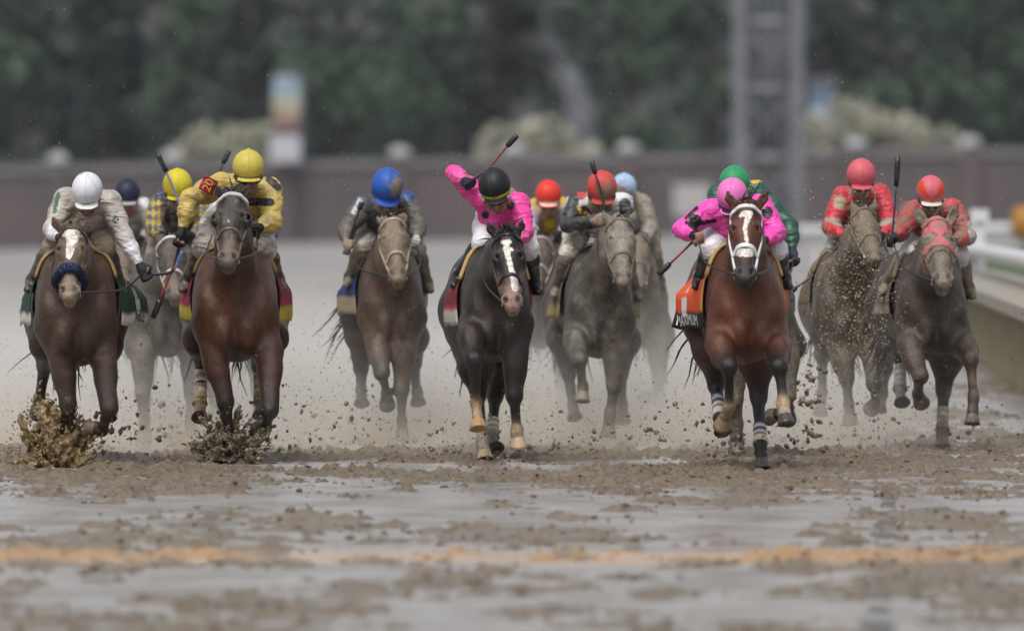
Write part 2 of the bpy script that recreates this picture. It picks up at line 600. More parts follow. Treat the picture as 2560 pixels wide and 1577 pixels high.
def make_horse(s):
    D, h = s['D'], s.get('h', 0.012)
    S = FPX / D
    rnd = random.Random(s['seed'])
    J = lambda px, py, f=0.0: W(px, py, D - f)
    c0 = s['coat']
    c1 = s.get('points', BLACK)
    c2 = s.get('belly', tuple(x * 0.75 for x in c0))
    mud = s.get('mud', 0.3)
    xb, xr = J(s['cx'], 800, .3)[0], J(s['rx'], 800, -1.0)[0]
    dz = J(s['cx'], s['bot'], .2)[2] - 0.79
    ws, wr = s['hw'] / S / 0.305, s.get('rhw', s['hw']) / S / 0.315
    dzr = s.get('rdz', 0.0)

    def T(f, w_, z):
        a = min(max((0.3 - f) / 1.3, -0.3), 1.4)
        return A(xb + (xr - xb) * a + w_ * (ws + (wr - ws) * min(max(a, 0), 1)), D - f, z + dz + dzr * min(max(a, 0), 1))
    yaw = math.atan2(xr - xb, 1.3)
    fw = unit(A(-(xr - xb) / 1.3, -1, 0))
    lat = unit(A(1, -(xr - xb) / 1.3, 0))
    B = np.array([lat, fw, A(0, 0, 1)])

    def R3(rx, rf, rz, wk=1.0):
        return A(rx * wk, rf, rz)
    q = Sdf()
    # barrel, forehand, quarters
    q.ell(T(-.38, 0, 1.15), R3(.295, .66, .35, (ws + wr) / 2), B, .08, c0)
    q.ell(T(.10, 0, 1.16), R3(.265, .44, .375, ws), B, .08, c0)
    q.ell(T(-1.02, 0, 1.20), R3(.265, .40, .29, wr), B, .10, c0)
    for e in (-1, 1):
        q.ell(T(.15, e * .165, 1.17), R3(.125, .27, .33, ws), B, .06, c0)
        q.ell(T(.36, e * .175, 1.10), R3(.105, .15, .20, ws), B, .07, c0)
        q.ell(T(.43, e * .085, .965), R3(.095, .135, .155, ws), B, .035, c0)
        q.ell(T(-1.05, e * .165, 1.12), R3(.145, .30, .33, wr), B, .08, c0)
    q.ell(T(.10, 0, .90), R3(.17, .36, .13, ws), B, .08, c0)
    q.cone(T(.10, 0, 1.47), T(-.5, 0, 1.42), .09, .10, .12, c0)
    q.cone(T(-.5, 0, 1.40), T(-1.0, 0, 1.40), .12, .13, .12, c0)
    # crease between the breast muscles
    q.cone(T(.60, 0, 1.14), T(.56, 0, .87), .012, .016, .035, cut=True)
    # head frame
    P = J(*s['poll'])
    hsz = s.get('hs', 1.0)
    L = .635 * hsz
    M0 = J(s['muz'][0], s['muz'][1], s['poll'][2])
    dv = M0 - P
    pl = np.linalg.norm(dv)
    df = math.sqrt(max(L * L - pl * pl, .02))
    Mz = J(s['muz'][0], s['muz'][1], s['poll'][2] + df)
    t = unit(Mz - P)
    ra = math.radians(s.get('roll', 0))
    hl = A(math.cos(ra), s.get('turn', 0.0), math.sin(ra))
    hl = unit(hl - t * np.dot(hl, t))
    n = np.cross(t, hl)
    if n[1] > 0:
        n = -n
    HB = np.array([hl, n, t])
    hw = hsz * s.get('hww', 1.0)

    def H(w_, n_, t_):
        return P + hl * w_ * hw + n * n_ * hsz + t * t_ * hsz
    hr = lambda a, b, c: A(a * hw, b * hsz, c * hsz)
    ch = s.get('head', c0)
    cm = s.get('muzzle', tuple(x * 0.35 for x in ch))
    ct = s.get('chin', cm)
    # neck
    nb = T(.26, 0, 1.25)
    nt_ = H(0, -.115, .045)
    mid = nb * .5 + nt_ * .5 + A(0, -.03, .03)
    q.chain([nb, mid, nt_], [.275 * s.get('nk', 1), .20 * s.get('nk', 1), .145], .09, [c0, c0, ch], (lat, .60))
    for e in (-1, 1):
        q.chain([H(e * .05, -.15, .20), T(.36, e * .085, 1.30), T(.42, e * .14, 1.10)], [.05, .062, .09], .05, [ch, c0, c0])
    q.chain([H(0, -.20, .20), T(.44, 0, 1.24), T(.47, 0, 1.08)], [.055, .065, .07], .06, [ch, c0, c0])
    # head
    q.ell(H(0, -.075, .07), hr(.088, .09, .115), HB, .05, ch)
    q.ell(H(0, -.035, .17), hr(.082, .052, .15), HB, .04, ch)
    q.chain([H(0, -.045, .22), H(0, -.038, .36), H(0, -.045, .52)], [.066 * hw, .053 * hw, .046 * hw], .035, [ch, ch, cm])
    for e in (-1, 1):
        q.ell(H(e * .082, -.045, .195), hr(.032, .038, .052), HB, .025, ch)
        q.ell(H(e * .066, -.02, .165), hr(.03, .022, .045), HB, .02, ch)
        q.ell(H(e * .058, -.16, .21), hr(.042, .105, .135), HB, .05, ch)
        q.cone(H(e * .068, -.085, .25), H(e * .045, -.085, .45), .032, .028, .03, ch, cm)
    q.cone(H(0, -.17, .28), H(0, -.105, .55), .055 * hw, .042 * hw, .04, ch, cm)
    q.ell(H(0, -.06, .535), hr(.066, .062, .07), HB, .03, cm)
    q.ell(H(0, -.058, .592), hr(.052, .05, .036), HB, .02, cm)
    q.ell(H(0, -.112, .578), hr(.044, .04, .042), HB, .014, ct)
    for e in (-1, 1):
        q.ell(H(e * .044, -.026, .545), hr(.03, .03, .043), HB, .018, cm)
        q.ell(H(e * .078, -.015, .20), hr(.010, .02, .012), HB, .02, cut=True)
        a_ = math.radians(22) * e
        NB = np.array([hl * math.cos(a_) + t * math.sin(a_), n, -hl * math.sin(a_) + t * math.cos(a_)])
        q.ell(H(e * .045, .006, .553), hr(.0185, .036, .030), NB, .010, cut=True)
        q.ell(H(e * .052, -.105, .592), hr(.03, .012, .010), HB, .008, cut=True)
        q.ell(H(e * .083, -.005, .095), hr(.025, .03, .05), HB, .03, cut=True)
    q.ell(H(0, -.086, .612), hr(.05, .007, .02), HB, .008, cut=True)
    # ears
    for i, e in enumerate((-1, 1)):
        eb = H(e * .062, -.075, .005)
        tip = s.get('ears', (None, None))[i]
        if tip is None:
            et = H(e * .085, -.10, -.17)
        else:
            et = J(tip[0], tip[1], s['poll'][2] - .05)
        em = eb * .55 + et * .45 + hl * e * .012 * hsz
        fac = unit(A(e * s.get('earturn', .25), -1, .1))
        dn = unit(et - eb)
        fac = unit(fac - dn * np.dot(fac, dn))
        ec = s.get('ear', ch)
        q.chain([eb, em, et], [.029 * hsz, .031 * hsz * s.get('earw', 1), .0045], .016, [ch, ec, tuple(x * .4 for x in ec)], (fac, .55))
        q.chain([eb * .8 + em * .2 + fac * .022, em + fac * .022, eb * .15 + et * .85 + fac * .008], [.009, .016 * hsz, .002], .008)
        for p in q.p[-2:]:
            p['cut'] = True
    # legs
    legs = {}
    for key, e in (('fl', -1), ('fr', 1)):
        g = s[key]
        E, K, F_, Hf = [J(*p[:3]) for p in g['p']]
        lc = g.get('c', [c0, c0, c1, c1, c1])
        m = g.get('m', 1.0)
        top = T(.30, e * .17, 1.02)
        q.cone(top, E, .125, .092 * m, .06, c0, lc[0])
        q.cone(E, K, .086 * m, .047 * m, .045, lc[0], lc[1])
        q.ell(E * .72 + K * .28 + A(e * .012, -.02, 0), A(.072, .075, .12) * m, None, .05, lc[0])
        q.cone(E * .55 + K * .45 + A(0, -.02, 0), K, .062 * m, .046 * m, .04, lc[0], lc[1])
        kd = unit(F_ - K)
        q.ell(K, A(.054, .056, .066) * m, None, .022, lc[1])
        q.cone(K, F_, .041 * m, .031 * m, .025, lc[2], lc[3], ex=7)
        q.cone(K + A(0, .03, 0), F_ + A(0, .022, 0), .021, .021, .015, lc[2], lc[3], ex=7)
        q.ell(F_, A(.041, .046, .047) * m, None, .02, lc[3])
        ht = F_ + (Hf - F_) * max(0.3, 1 - .080 / max(np.linalg.norm(Hf - F_), .05))
        q.cone(F_, ht, .036 * m, .043 * m, .02, lc[3], lc[4])
        legs[key] = (ht, Hf, g, lc)
    for key, e in (('hl', -1), ('hr', 1)):
        g = s[key]
        St, K, F_, Hf = [J(*p[:3]) for p in g['p']]
        lc = g.get('c', [c0, c0, c1, c1, c1])
        m = g.get('m', 1.0)
        hip = T(-1.0, e * .16, 1.10)
        q.cone(hip, St, .185, .122 * m, .08, c0, lc[0])
        q.cone(St, K, .108 * m, .056 * m, .06, lc[0], lc[1])
        q.ell(K, A(.050, .064, .070) * m, None, .025, lc[1])
        q.cone(K + A(0, .05, .045), K, .030, .035, .02, lc[1])
        q.cone(K, F_, .042 * m, .034 * m, .025, lc[2], lc[3], ex=7)
        q.ell(F_, A(.043, .048, .049) * m, None, .02, lc[3])
        ht = F_ + (Hf - F_) * max(0.3, 1 - .080 / max(np.linalg.norm(Hf - F_), .05))
        q.cone(F_, ht, .037 * m, .043 * m, .02, lc[3], lc[4])
        legs[key] = (ht, Hf, g, lc)

    sd_ = s['seed'] * 5.1
    v, f = q.mesh(h, lambda Q: ((fbm(Q * 7 + sd_, 4) - .5) * .020).astype(np.float32))
    col = q.colour(v, .014, c0)
    # darken the nostrils and the area round the eyes
    hx = (v - P) @ HB.T / np.array([hw, hsz, hsz])
    for e in (-1, 1):
        dn_ = np.sqrt(((hx[:, 0] - e * .045) / .019) ** 2 + ((hx[:, 2] - .553) / .031) ** 2)
        k = np.clip(1.35 - dn_, 0, 1) * (hx[:, 1] > -.08) * (hx[:, 1] < .06)
        col = col * (1 - k[:, None]) + np.array([.010, .008, .008]) * k[:, None]
        de = np.sqrt(((hx[:, 0] - e * .088) / .035) ** 2 + ((hx[:, 2] - .20) / .032) ** 2 + ((hx[:, 1] + .03) / .05) ** 2)
        k = np.clip(1.3 - de, 0, 1) * .75
        col = col * (1 - k[:, None]) + np.array([.012, .010, .009]) * k[:, None]
    # body tone: mud-splashed patches come from the alpha channel
    zrel = (v[:, 2] - dz)
    al = np.full(len(v), mud)
    al += .18 * np.clip((1.0 - zrel) / .6, 0, 1)
    hm = s.get('headmud')
    if hm is not None:
        k = np.clip((.62 - np.abs(hx[:, 2] - .31) - .30) / .05, 0, 1) * (np.abs(hx[:, 0]) < .16) * (hx[:, 1] > -.3)
        al = al * (1 - k) + hm * k
    for (px, py, r, amt) in s.get('spots', ()):
        vx, vy = PX(v)
        k = np.exp(-((vx - px) ** 2 + (vy - py) ** 2) / r ** 2) * (v[:, 1] < D + .1)
        al = al + amt * k
    al *= .75 + .5 * fbm(v * 5.0 + s['seed'])
    tone = .8 + .4 * fbm(v * 3.0 + 3.3 * s['seed'])
    col = col * tone[:, None]
    mark = np.full(len(v), .1)
    if s.get('marks'):
        vx, vy = PX(v)
        fr = v[:, 1] < P[1] + .02
        d = np.full(len(v), 100.0)
        for a, b in s['marks']:
            pa, pb = A(a[0], a[1]), A(b[0], b[1])
            ab = pb - pa
            tt = np.clip(((vx - pa[0]) * ab[0] + (vy - pa[1]) * ab[1]) / max(ab @ ab, 1e-6), 0, 1)
            dd = np.hypot(vx - pa[0] - ab[0] * tt, vy - pa[1] - ab[1] * tt) - (a[2] + (b[2] - a[2]) * tt)
            d = np.minimum(d, dd)
        mark = np.where(fr, d / S, .1)
    rt = root('horse', (T(-.3, 0, 0)[0], D + .3, 0), s['label'], 'horse', 'racehorses galloping towards the camera')
    body = mk('body', v, f, M['coat'], rt, col=np.c_[col, np.clip(al, 0, 1)], attrs={'mark': mark})
    for key in legs:
        ht, Hf, g, lc = legs[key]
        toe = A(*g.get('toe', (0, -1, 0.05)))
        hv, hf = hoof_mesh(ht, Hf, toe, .053 * g.get('hm', 1.0))
        mk('hoof', hv, hf, M['hoof'], rt, col=np.tile(A(*g.get('hc', (.05, .042, .04)), min(.75, mud + .15)), (len(hv), 1)))
        if g.get('band'):
            a, b, c_a, c_b = g['band']
            pts = [J(*g['p'][1][:3]), J(*g['p'][2][:3])]
            p0, p1 = pts[0] * (1 - a) + pts[1] * a, pts[0] * (1 - b) + pts[1] * b
            nr = 14
            path = [p0 + (p1 - p0) * i / (nr - 1) for i in range(nr)]
            bv, bf = tube(path, [.043 + .003 * math.sin(i * 2.1) + .010 * max(0, i - 9) / 4 for i in range(nr)], 16)
            cc = []
            for i in range(nr):
                cc += [(*(c_a if (i in (0, 1, 4, 5, 8) and not g.get('plain')) else c_b), g.get('bmud', .35))] * 16
            mk('bandage', bv, bf, M['towel'], rt, col=np.array(cc))
    for e in (-1, 1):
        bm = bmesh.new()
        bmesh.ops.create_uvsphere(bm, u_segments=12, v_segments=8, radius=.0165 * hsz)
        ev = [np.array(x.co) + H(e * .092, -.036, .199) for x in bm.verts]
        ef = [[x.index for x in p.verts] for p in bm.faces]
        bm.free()
        mk('eye', ev, ef, M['eye'], rt)
    # mane and forelock wisps, tail
    mb = MB()
    nm = s.get('mane', 26)
    for i in range(nm):
        a = i / nm
        base = H(rnd.uniform(-.02, .02), -.06 - .02 * a, -.02) * (1 - a) + (T(.0, 0, 1.52)) * a + A(0, 0, .04 * (1 - a))
        wisp(mb, base, A(rnd.uniform(-1, 1), rnd.uniform(.0, .8), rnd.uniform(.1, 1.0)), rnd.uniform(.08, .18), .009, 5, .9, rnd)
    for i in range(s.get('forelock', 10)):
        wisp(mb, H(rnd.uniform(-.025, .025), -.01, .01), hl * rnd.uniform(-.6, .6) + n * .8 + A(0, 0, rnd.uniform(-.2, 1.1)), rnd.uniform(.06, .13), .009, 5, .9, rnd)
    mb.build('mane', M[s.get('hairmat', 'hair')], rt)
    mb = MB()
    tb = T(-1.42, 0, 1.28)
    tside = s.get('tail', (0.0, -.9))
    for i in range(46):
        wisp(mb, tb + A(rnd.uniform(-.03, .03), 0, rnd.uniform(-.03, .03)), A(tside[0] + rnd.uniform(-.14, .14), .8, tside[1] + rnd.uniform(-.2, .2)), rnd.uniform(.55, .85) * s.get('tlen', 1), .016, 7, .55, rnd)
    mb.build('tail', M['hair'], rt)
    sf = Surf(v, f)
    s.update(rt=rt, sf=sf, T=T, H=H, HB=HB, hl=hl, n=n, t=t, hsz=hsz, hw_=hw, v=v, f=f, S=S, J=J, rnd=rnd, hx=hx, col=col, lat=lat, fw=fw, al=al)
    make_bridle(s)
    make_cloth(s)
    return s

def head_ring(s, t0, a0, a1, tilt=0.0, m=22, off=.004):
    """points round the head; angle 0 = front of the face, + towards the image right"""
    P, O = [], []
    for i in range(m + 1):
        a = a0 + (a1 - a0) * i / m
        d = s['hl'] * math.sin(a) + s['n'] * math.cos(a)
        tt = t0 + tilt * (1 - math.cos(a))
        o = s['H'](0, -.085, tt)
        p = s['sf'].hit(o + d * .35, -d, .5)
        if p is not None:
            P.append(p + d * off)
            O.append(d)
    return P, O

def make_bridle(s):
    b = s.get('bridle')
    if b is None:
        return
    c = A(*b['c'], b.get('mud', .3))
    mat = M['leather']
    def add(name, P, O, wd, th, col=c, mat_=None):
        if len(P) < 3:
            return None
        v, f = strap(P, O, wd, th)
        return mk(name, v, f, mat_ or mat, s['rt'], col=np.tile(col, (len(v), 1)))
    k = s['hsz']
    pi = math.pi
    wd = b.get('w', .022)
    add('browband', *head_ring(s, .055, -1.75, 1.75, .0), wd * 1.1, .010, A(*b.get('brow', b['c']), b.get('mud', .3)))
    nb = b.get('nose', .37)
    if b.get('roll') is None:
        add('noseband', *head_ring(s, nb, -pi, pi, .03, 36), wd * b.get('nw', 1.2), .010, A(*b.get('nc', b['c']), b.get('mud', .3)))
    for e in (-1, 1):
        P, O = [], []
        for i in range(13):
            tt = .03 + (.50 - .03) * i / 12
            a = e * (1.75 - .55 * i / 12)
            d = s['hl'] * math.sin(a) + s['n'] * math.cos(a)
            p = s['sf'].hit(s['H'](0, -.10, tt) + d * .4, -d, .6)
            if p is not None:
                P.append(p + d * .004)
                O.append(d)
        add('cheek_strap', P, O, wd, .009)
        # bit ring
        d = s['hl'] * e
        rc = s['sf'].hit(s['H'](0, -.09, .515) + d * .4, -d, .6)
        if rc is None:
            rc = s['H'](e * .06, -.09, .515)
        rc = rc + d * .008
        ring = [rc + (s['n'] * math.cos(x) + s['t'] * math.sin(x)) * .032 * k for x in np.linspace(0, 2 * pi, 14)[:-1]]
        v, f = tube(ring, .0045, 6, None, True)
        mk('bit_ring', v, f, M['metal'], s['rt'])
        s['bit%d' % e] = rc
    if b.get('roll') is not None:
        P, O = head_ring(s, nb, -2.2, 2.2, .02, 30, .018)
        v, f = tube(P, .028, 14)
        v = np.array(v)
        cc = np.mean(v, axis=0)
        v = v + (vnoise(v * 140)[:, None] - .5) * .012
        mbx = MB()
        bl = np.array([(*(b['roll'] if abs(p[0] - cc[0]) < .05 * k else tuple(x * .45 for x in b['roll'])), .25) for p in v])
        o = mk('shadow_roll', v, f, M['towel'], s['rt'], col=bl)
        # fleece tufts
        mb = MB()
        for i in range(500):
            j = s['rnd'].randrange(len(P))
            an = s['rnd'].uniform(-1.7, 1.7)
            T_ = unit(P[min(j + 1, len(P) - 1)] - P[max(j - 1, 0)])
            bb = np.cross(T_, O[j])
            dd = O[j] * math.cos(an) + bb * math.sin(an)
            base = P[j] + dd * .024 + T_ * s['rnd'].uniform(-.008, .008)
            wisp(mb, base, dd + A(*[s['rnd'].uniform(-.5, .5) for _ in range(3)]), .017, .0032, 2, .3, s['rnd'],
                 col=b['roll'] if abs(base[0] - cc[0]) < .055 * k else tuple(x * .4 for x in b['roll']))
        mb.build('fleece', M['towel'], o)

def make_cloth(s):
    """towel under the saddle, laid over the back and hanging down both flanks"""
    c = s.get('cloth')
    if c is None:
        return
    T, sf = s['T'], s['sf']
    f0, f1 = c.get('f', (-.06, -.72))
    nu, nv = 26, 46
    a1 = c.get('a', 1.75)
    def raw(u, a, off):
        ff = f0 + (f1 - f0) * u
        ac = max(-1.0, min(1.0, a))
        o = T(ff, 0, 1.16)
        d = unit(s['lat'] * math.sin(ac) + A(0, 0, math.cos(ac)))
        p = sf.hit(o + d * .9, -d, .9)
        if p is None:
            p = o + d * .3
        p = p + d * off
        if abs(a) <= 1.0:
            return p
        e = 1 if a > 0 else -1
        drop = (abs(a) - 1.0) * .40
        l0 = np.dot(p - o, s['lat']) * e
        q_ = A(o[0], o[1], p[2] - drop)
        h_ = sf.hit(q_ + s['lat'] * e * .9, -s['lat'] * e, .9)
        l1 = (np.dot(h_ - o, s['lat']) * e + off + .008) if h_ is not None else 0
        k = min(1, drop / .12)
        l = max(l0 + (max(l1, l0) - l0) * k, l1)
        l += c.get('flare', .1) * drop * (.25 + 1.3 * u) + .012 * math.sin(u * 10 + s['seed']) * drop / .28
        return q_ + s['lat'] * e * l
    G = np.array([[raw(i / nu, -a1 + 2 * a1 * j / nv, .020) for j in range(nv + 1)] for i in range(nu + 1)])
    fan = c.get('fan', .08)
    for j in range(nv + 1):
        a = -a1 + 2 * a1 * j / nv
        if abs(a) > .8:
            e = 1 if a > 0 else -1
            k = min(1, (abs(a) - .8) / .45)
            for i in range(1, nu + 1):
                need = G[i - 1, j, 0] * e + (fan if e < 0 else c.get('fanr', fan)) * k * (f0 - f1) / nu
                if G[i, j, 0] * e < need:
                    G[i, j, 0] = need * e
    def pt(u, a, off):
        x, y = min(max(u, 0), .9999) * nu, min(max((a + a1) / (2 * a1), 0), .9999) * nv
        i, j = int(x), int(y)
        p = G[i, j] * (1 - x + i) * (1 - y + j) + G[i + 1, j] * (x - i) * (1 - y + j) + G[i, j + 1] * (1 - x + i) * (y - j) + G[i + 1, j + 1] * (x - i) * (y - j)
        nn = np.cross(G[i + 1, j] - G[i, j], G[i, j + 1] - G[i, j])
        nn = unit(nn)
        o = T(f0 + (f1 - f0) * u, 0, 1.1)
        if np.dot(nn, p - o) < 0:
            nn = -nn
        return p + nn * (off - .020)
    v, f, col = [], [], []
    for off in (.020, .012):
        for i in range(nu + 1):
            for j in range(nv + 1):
                a = -a1 + 2 * a1 * j / nv
                v.append(pt(i / nu, a, off))
                edge = a1 - abs(a)
                if edge < c.get('hem', .16):
                    k = c['hemc']
                elif edge < c.get('hem', .16) + c.get('line', .05):
                    k = c.get('linec', c['c'])
                elif i < 2 and c.get('front'):
                    k = c['front']
                else:
                    k = c['c']
                col.append((*k, c.get('mud', .25)))
    row = nv + 1
    base = (nu + 1) * row
    for L in (0, 1):
        for i in range(nu):
            for j in range(nv):
                q = (i * row + j, (i + 1) * row + j, (i + 1) * row + j + 1, i * row + j + 1)
                q = tuple(L * base + x for x in q)
                f.append(q if L == 0 else q[::-1])
    for j in range(nv):
        f.append((j, j + 1, base + j + 1, base + j))
        k = nu * row
        f.append((k + j + 1, k + j, base + k + j, base + k + j + 1))
    for i in range(nu):
        f.append(((i + 1) * row, i * row, base + i * row, base + (i + 1) * row))
        f.append((i * row + nv, (i + 1) * row + nv, base + (i + 1) * row + nv, base + i * row + nv))
    # fix winding: outer layer must face outwards
    v = np.array(v)
    o = mk('saddle_cloth', v, f, M['towel'], s['rt'], col=np.array(col))
    bm = bmesh.new(); bm.from_mesh(o.data); bmesh.ops.recalc_face_normals(bm, faces=bm.faces); bm.to_mesh(o.data); bm.free()
    s['cloth_pt'] = pt
    # pommel pad of the saddle in front of the cloth
    pad = c.get('pad')
    if pad:
        P, O = [], []
        for j in range(25):
            a = -.95 + 1.9 * j / 24
            ff = f0 + .05
            oo = T(ff, 0, 1.16)
            d = unit(s['lat'] * math.sin(a) + A(0, 0, math.cos(a)))
            p = sf.hit(oo + d * .9, -d, .9)
            if p is None:
                continue
            P.append(p + d * .022)
            O.append(d)
        vv, ff_ = strap(P, O, .09, .022)
        mk('saddle_pad', vv, ff_, M['leather'], s['rt'], col=np.tile(A(*pad, .15), (len(vv), 1)))
    # girth
    P, O = [], []
    for j in range(25):
        a = .8 + (2 * math.pi - 1.6) * j / 24
        oo = T(-.12, 0, 1.14)
        d = unit(s['lat'] * math.sin(a) + A(0, 0, math.cos(a)))
        p = sf.hit(oo + d * .9, -d, .9)
        if p is not None:
            P.append(p + d * .006)
            O.append(d)
    vv, ff_ = strap(P, O, .08, .012)
    mk('girth', vv, ff_, M['leather'], s['rt'], col=np.tile(A(.02, .017, .015, .35), (len(vv), 1)))

def cloth_text(s, txt, side, u0, a0, size, col, aspect=1.0, mud=.15, flip=False):
    """lettering printed on the hanging side of the saddle cloth (side -1 = image left flank)"""
    cu = bpy.data.curves.new('lettering', 'FONT')
    cu.body = txt
    cu.size = 1.0
    ob = bpy.data.objects.new('lettering', cu)
    COL.objects.link(ob)
    dg = bpy.context.evaluated_depsgraph_get()
    me = bpy.data.meshes.new_from_object(ob.evaluated_get(dg))
    bpy.data.objects.remove(ob)
    bm = bmesh.new()
    bm.from_mesh(me)
    bmesh.ops.subdivide_edges(bm, edges=[e for e in bm.edges if e.calc_length() > .25], cuts=1)
    bmesh.ops.triangulate(bm, faces=bm.faces)
    v = [np.array(x.co) for x in bm.verts]
    f = [[x.index for x in p.verts] for p in bm.faces]
    bm.free()
    out = []
    for p in v:
        x, y = p[0] * size * aspect, p[1] * size
        # reading direction: towards the horse's tail on the image-right flank, towards its head on the left
        u = u0 + (x / .66 if side > 0 else -x / .66)
        a = side * (a0 - y / .40)
        out.append(s['cloth_pt'](min(max(u, -.2), 1.3), a, .0235))
    o = mk('lettering', out, f, M['flat'], s['rt'], False, col=np.tile(A(*col, mud), (len(out), 1)))
    return o
# ------------------------------------------------------------------ riders
SKIN = (0.36, 0.19, 0.125)

def hand_prims(q, wrist, c, g, col, sc=1.0, side=1, fing=None, half=False):
    """a fist closed round the axis g: palm, four curled fingers, thumb across them"""
    dw = unit(c - wrist)
    g = unit(g - dw * np.dot(g, dw))
    nn = np.cross(dw, g) * side
    fc = fing or col
    Mh = np.array([dw, g, nn])
    q.ell(c - dw * .012, A(.046, .040, .022) * sc, Mh, .015, col)
    q.cone(wrist, c - dw * .02, .027 * sc, .030 * sc, .02, col)
    ln = (.030, .036, .034, .026)
    for i in range(4):
        b = c + dw * .026 * sc + g * (i - 1.5) * .0205 * sc + nn * .006
        m = b + (dw * ln[i] * .75 + nn * .012) * sc
        e = m + (-nn * .034 + dw * .006) * sc
        o = e + (-dw * .030 - nn * .004) * sc
        if half:
            q.chain([b, b * .4 + m * .6], [.014, .0135], .005, [col, col])
            continue
        q.chain([b, m, e, o], [.0125 * sc, .0118 * sc, .0105 * sc, .009 * sc], .005, [col, fc, fc, fc])
    if half:
        return
    tb = c - dw * .030 * sc + g * .036 * sc - nn * .006
    tm = tb + (dw * .032 + g * .014 - nn * .016) * sc
    te = tm + (dw * .022 - g * .030 - nn * .014) * sc
    q.chain([tb, tm, te], [.015 * sc, .0125 * sc, .0095 * sc], .008, [col, fc, fc])

def wrinkle(P, sd, amp=1.0):
    """soft sagging folds: sharp narrow valleys between rounded puffs"""
    P = np.asarray(P)
    wp = P + (np.stack([vnoise(P * 6 + sd), vnoise(P * 6 + sd + 17), vnoise(P * 6 + sd + 31)], -1) - .5) * .12
    a = np.abs(vnoise(wp * A(10, 10, 25) + sd) - .5)
    b = np.abs(vnoise(wp * A(40, 40, 60) + sd + 5) - .5)
    return (amp * (np.exp(-a * 11) * .0095 + np.exp(-b * 12) * .0022 - .004)).astype(np.float32)

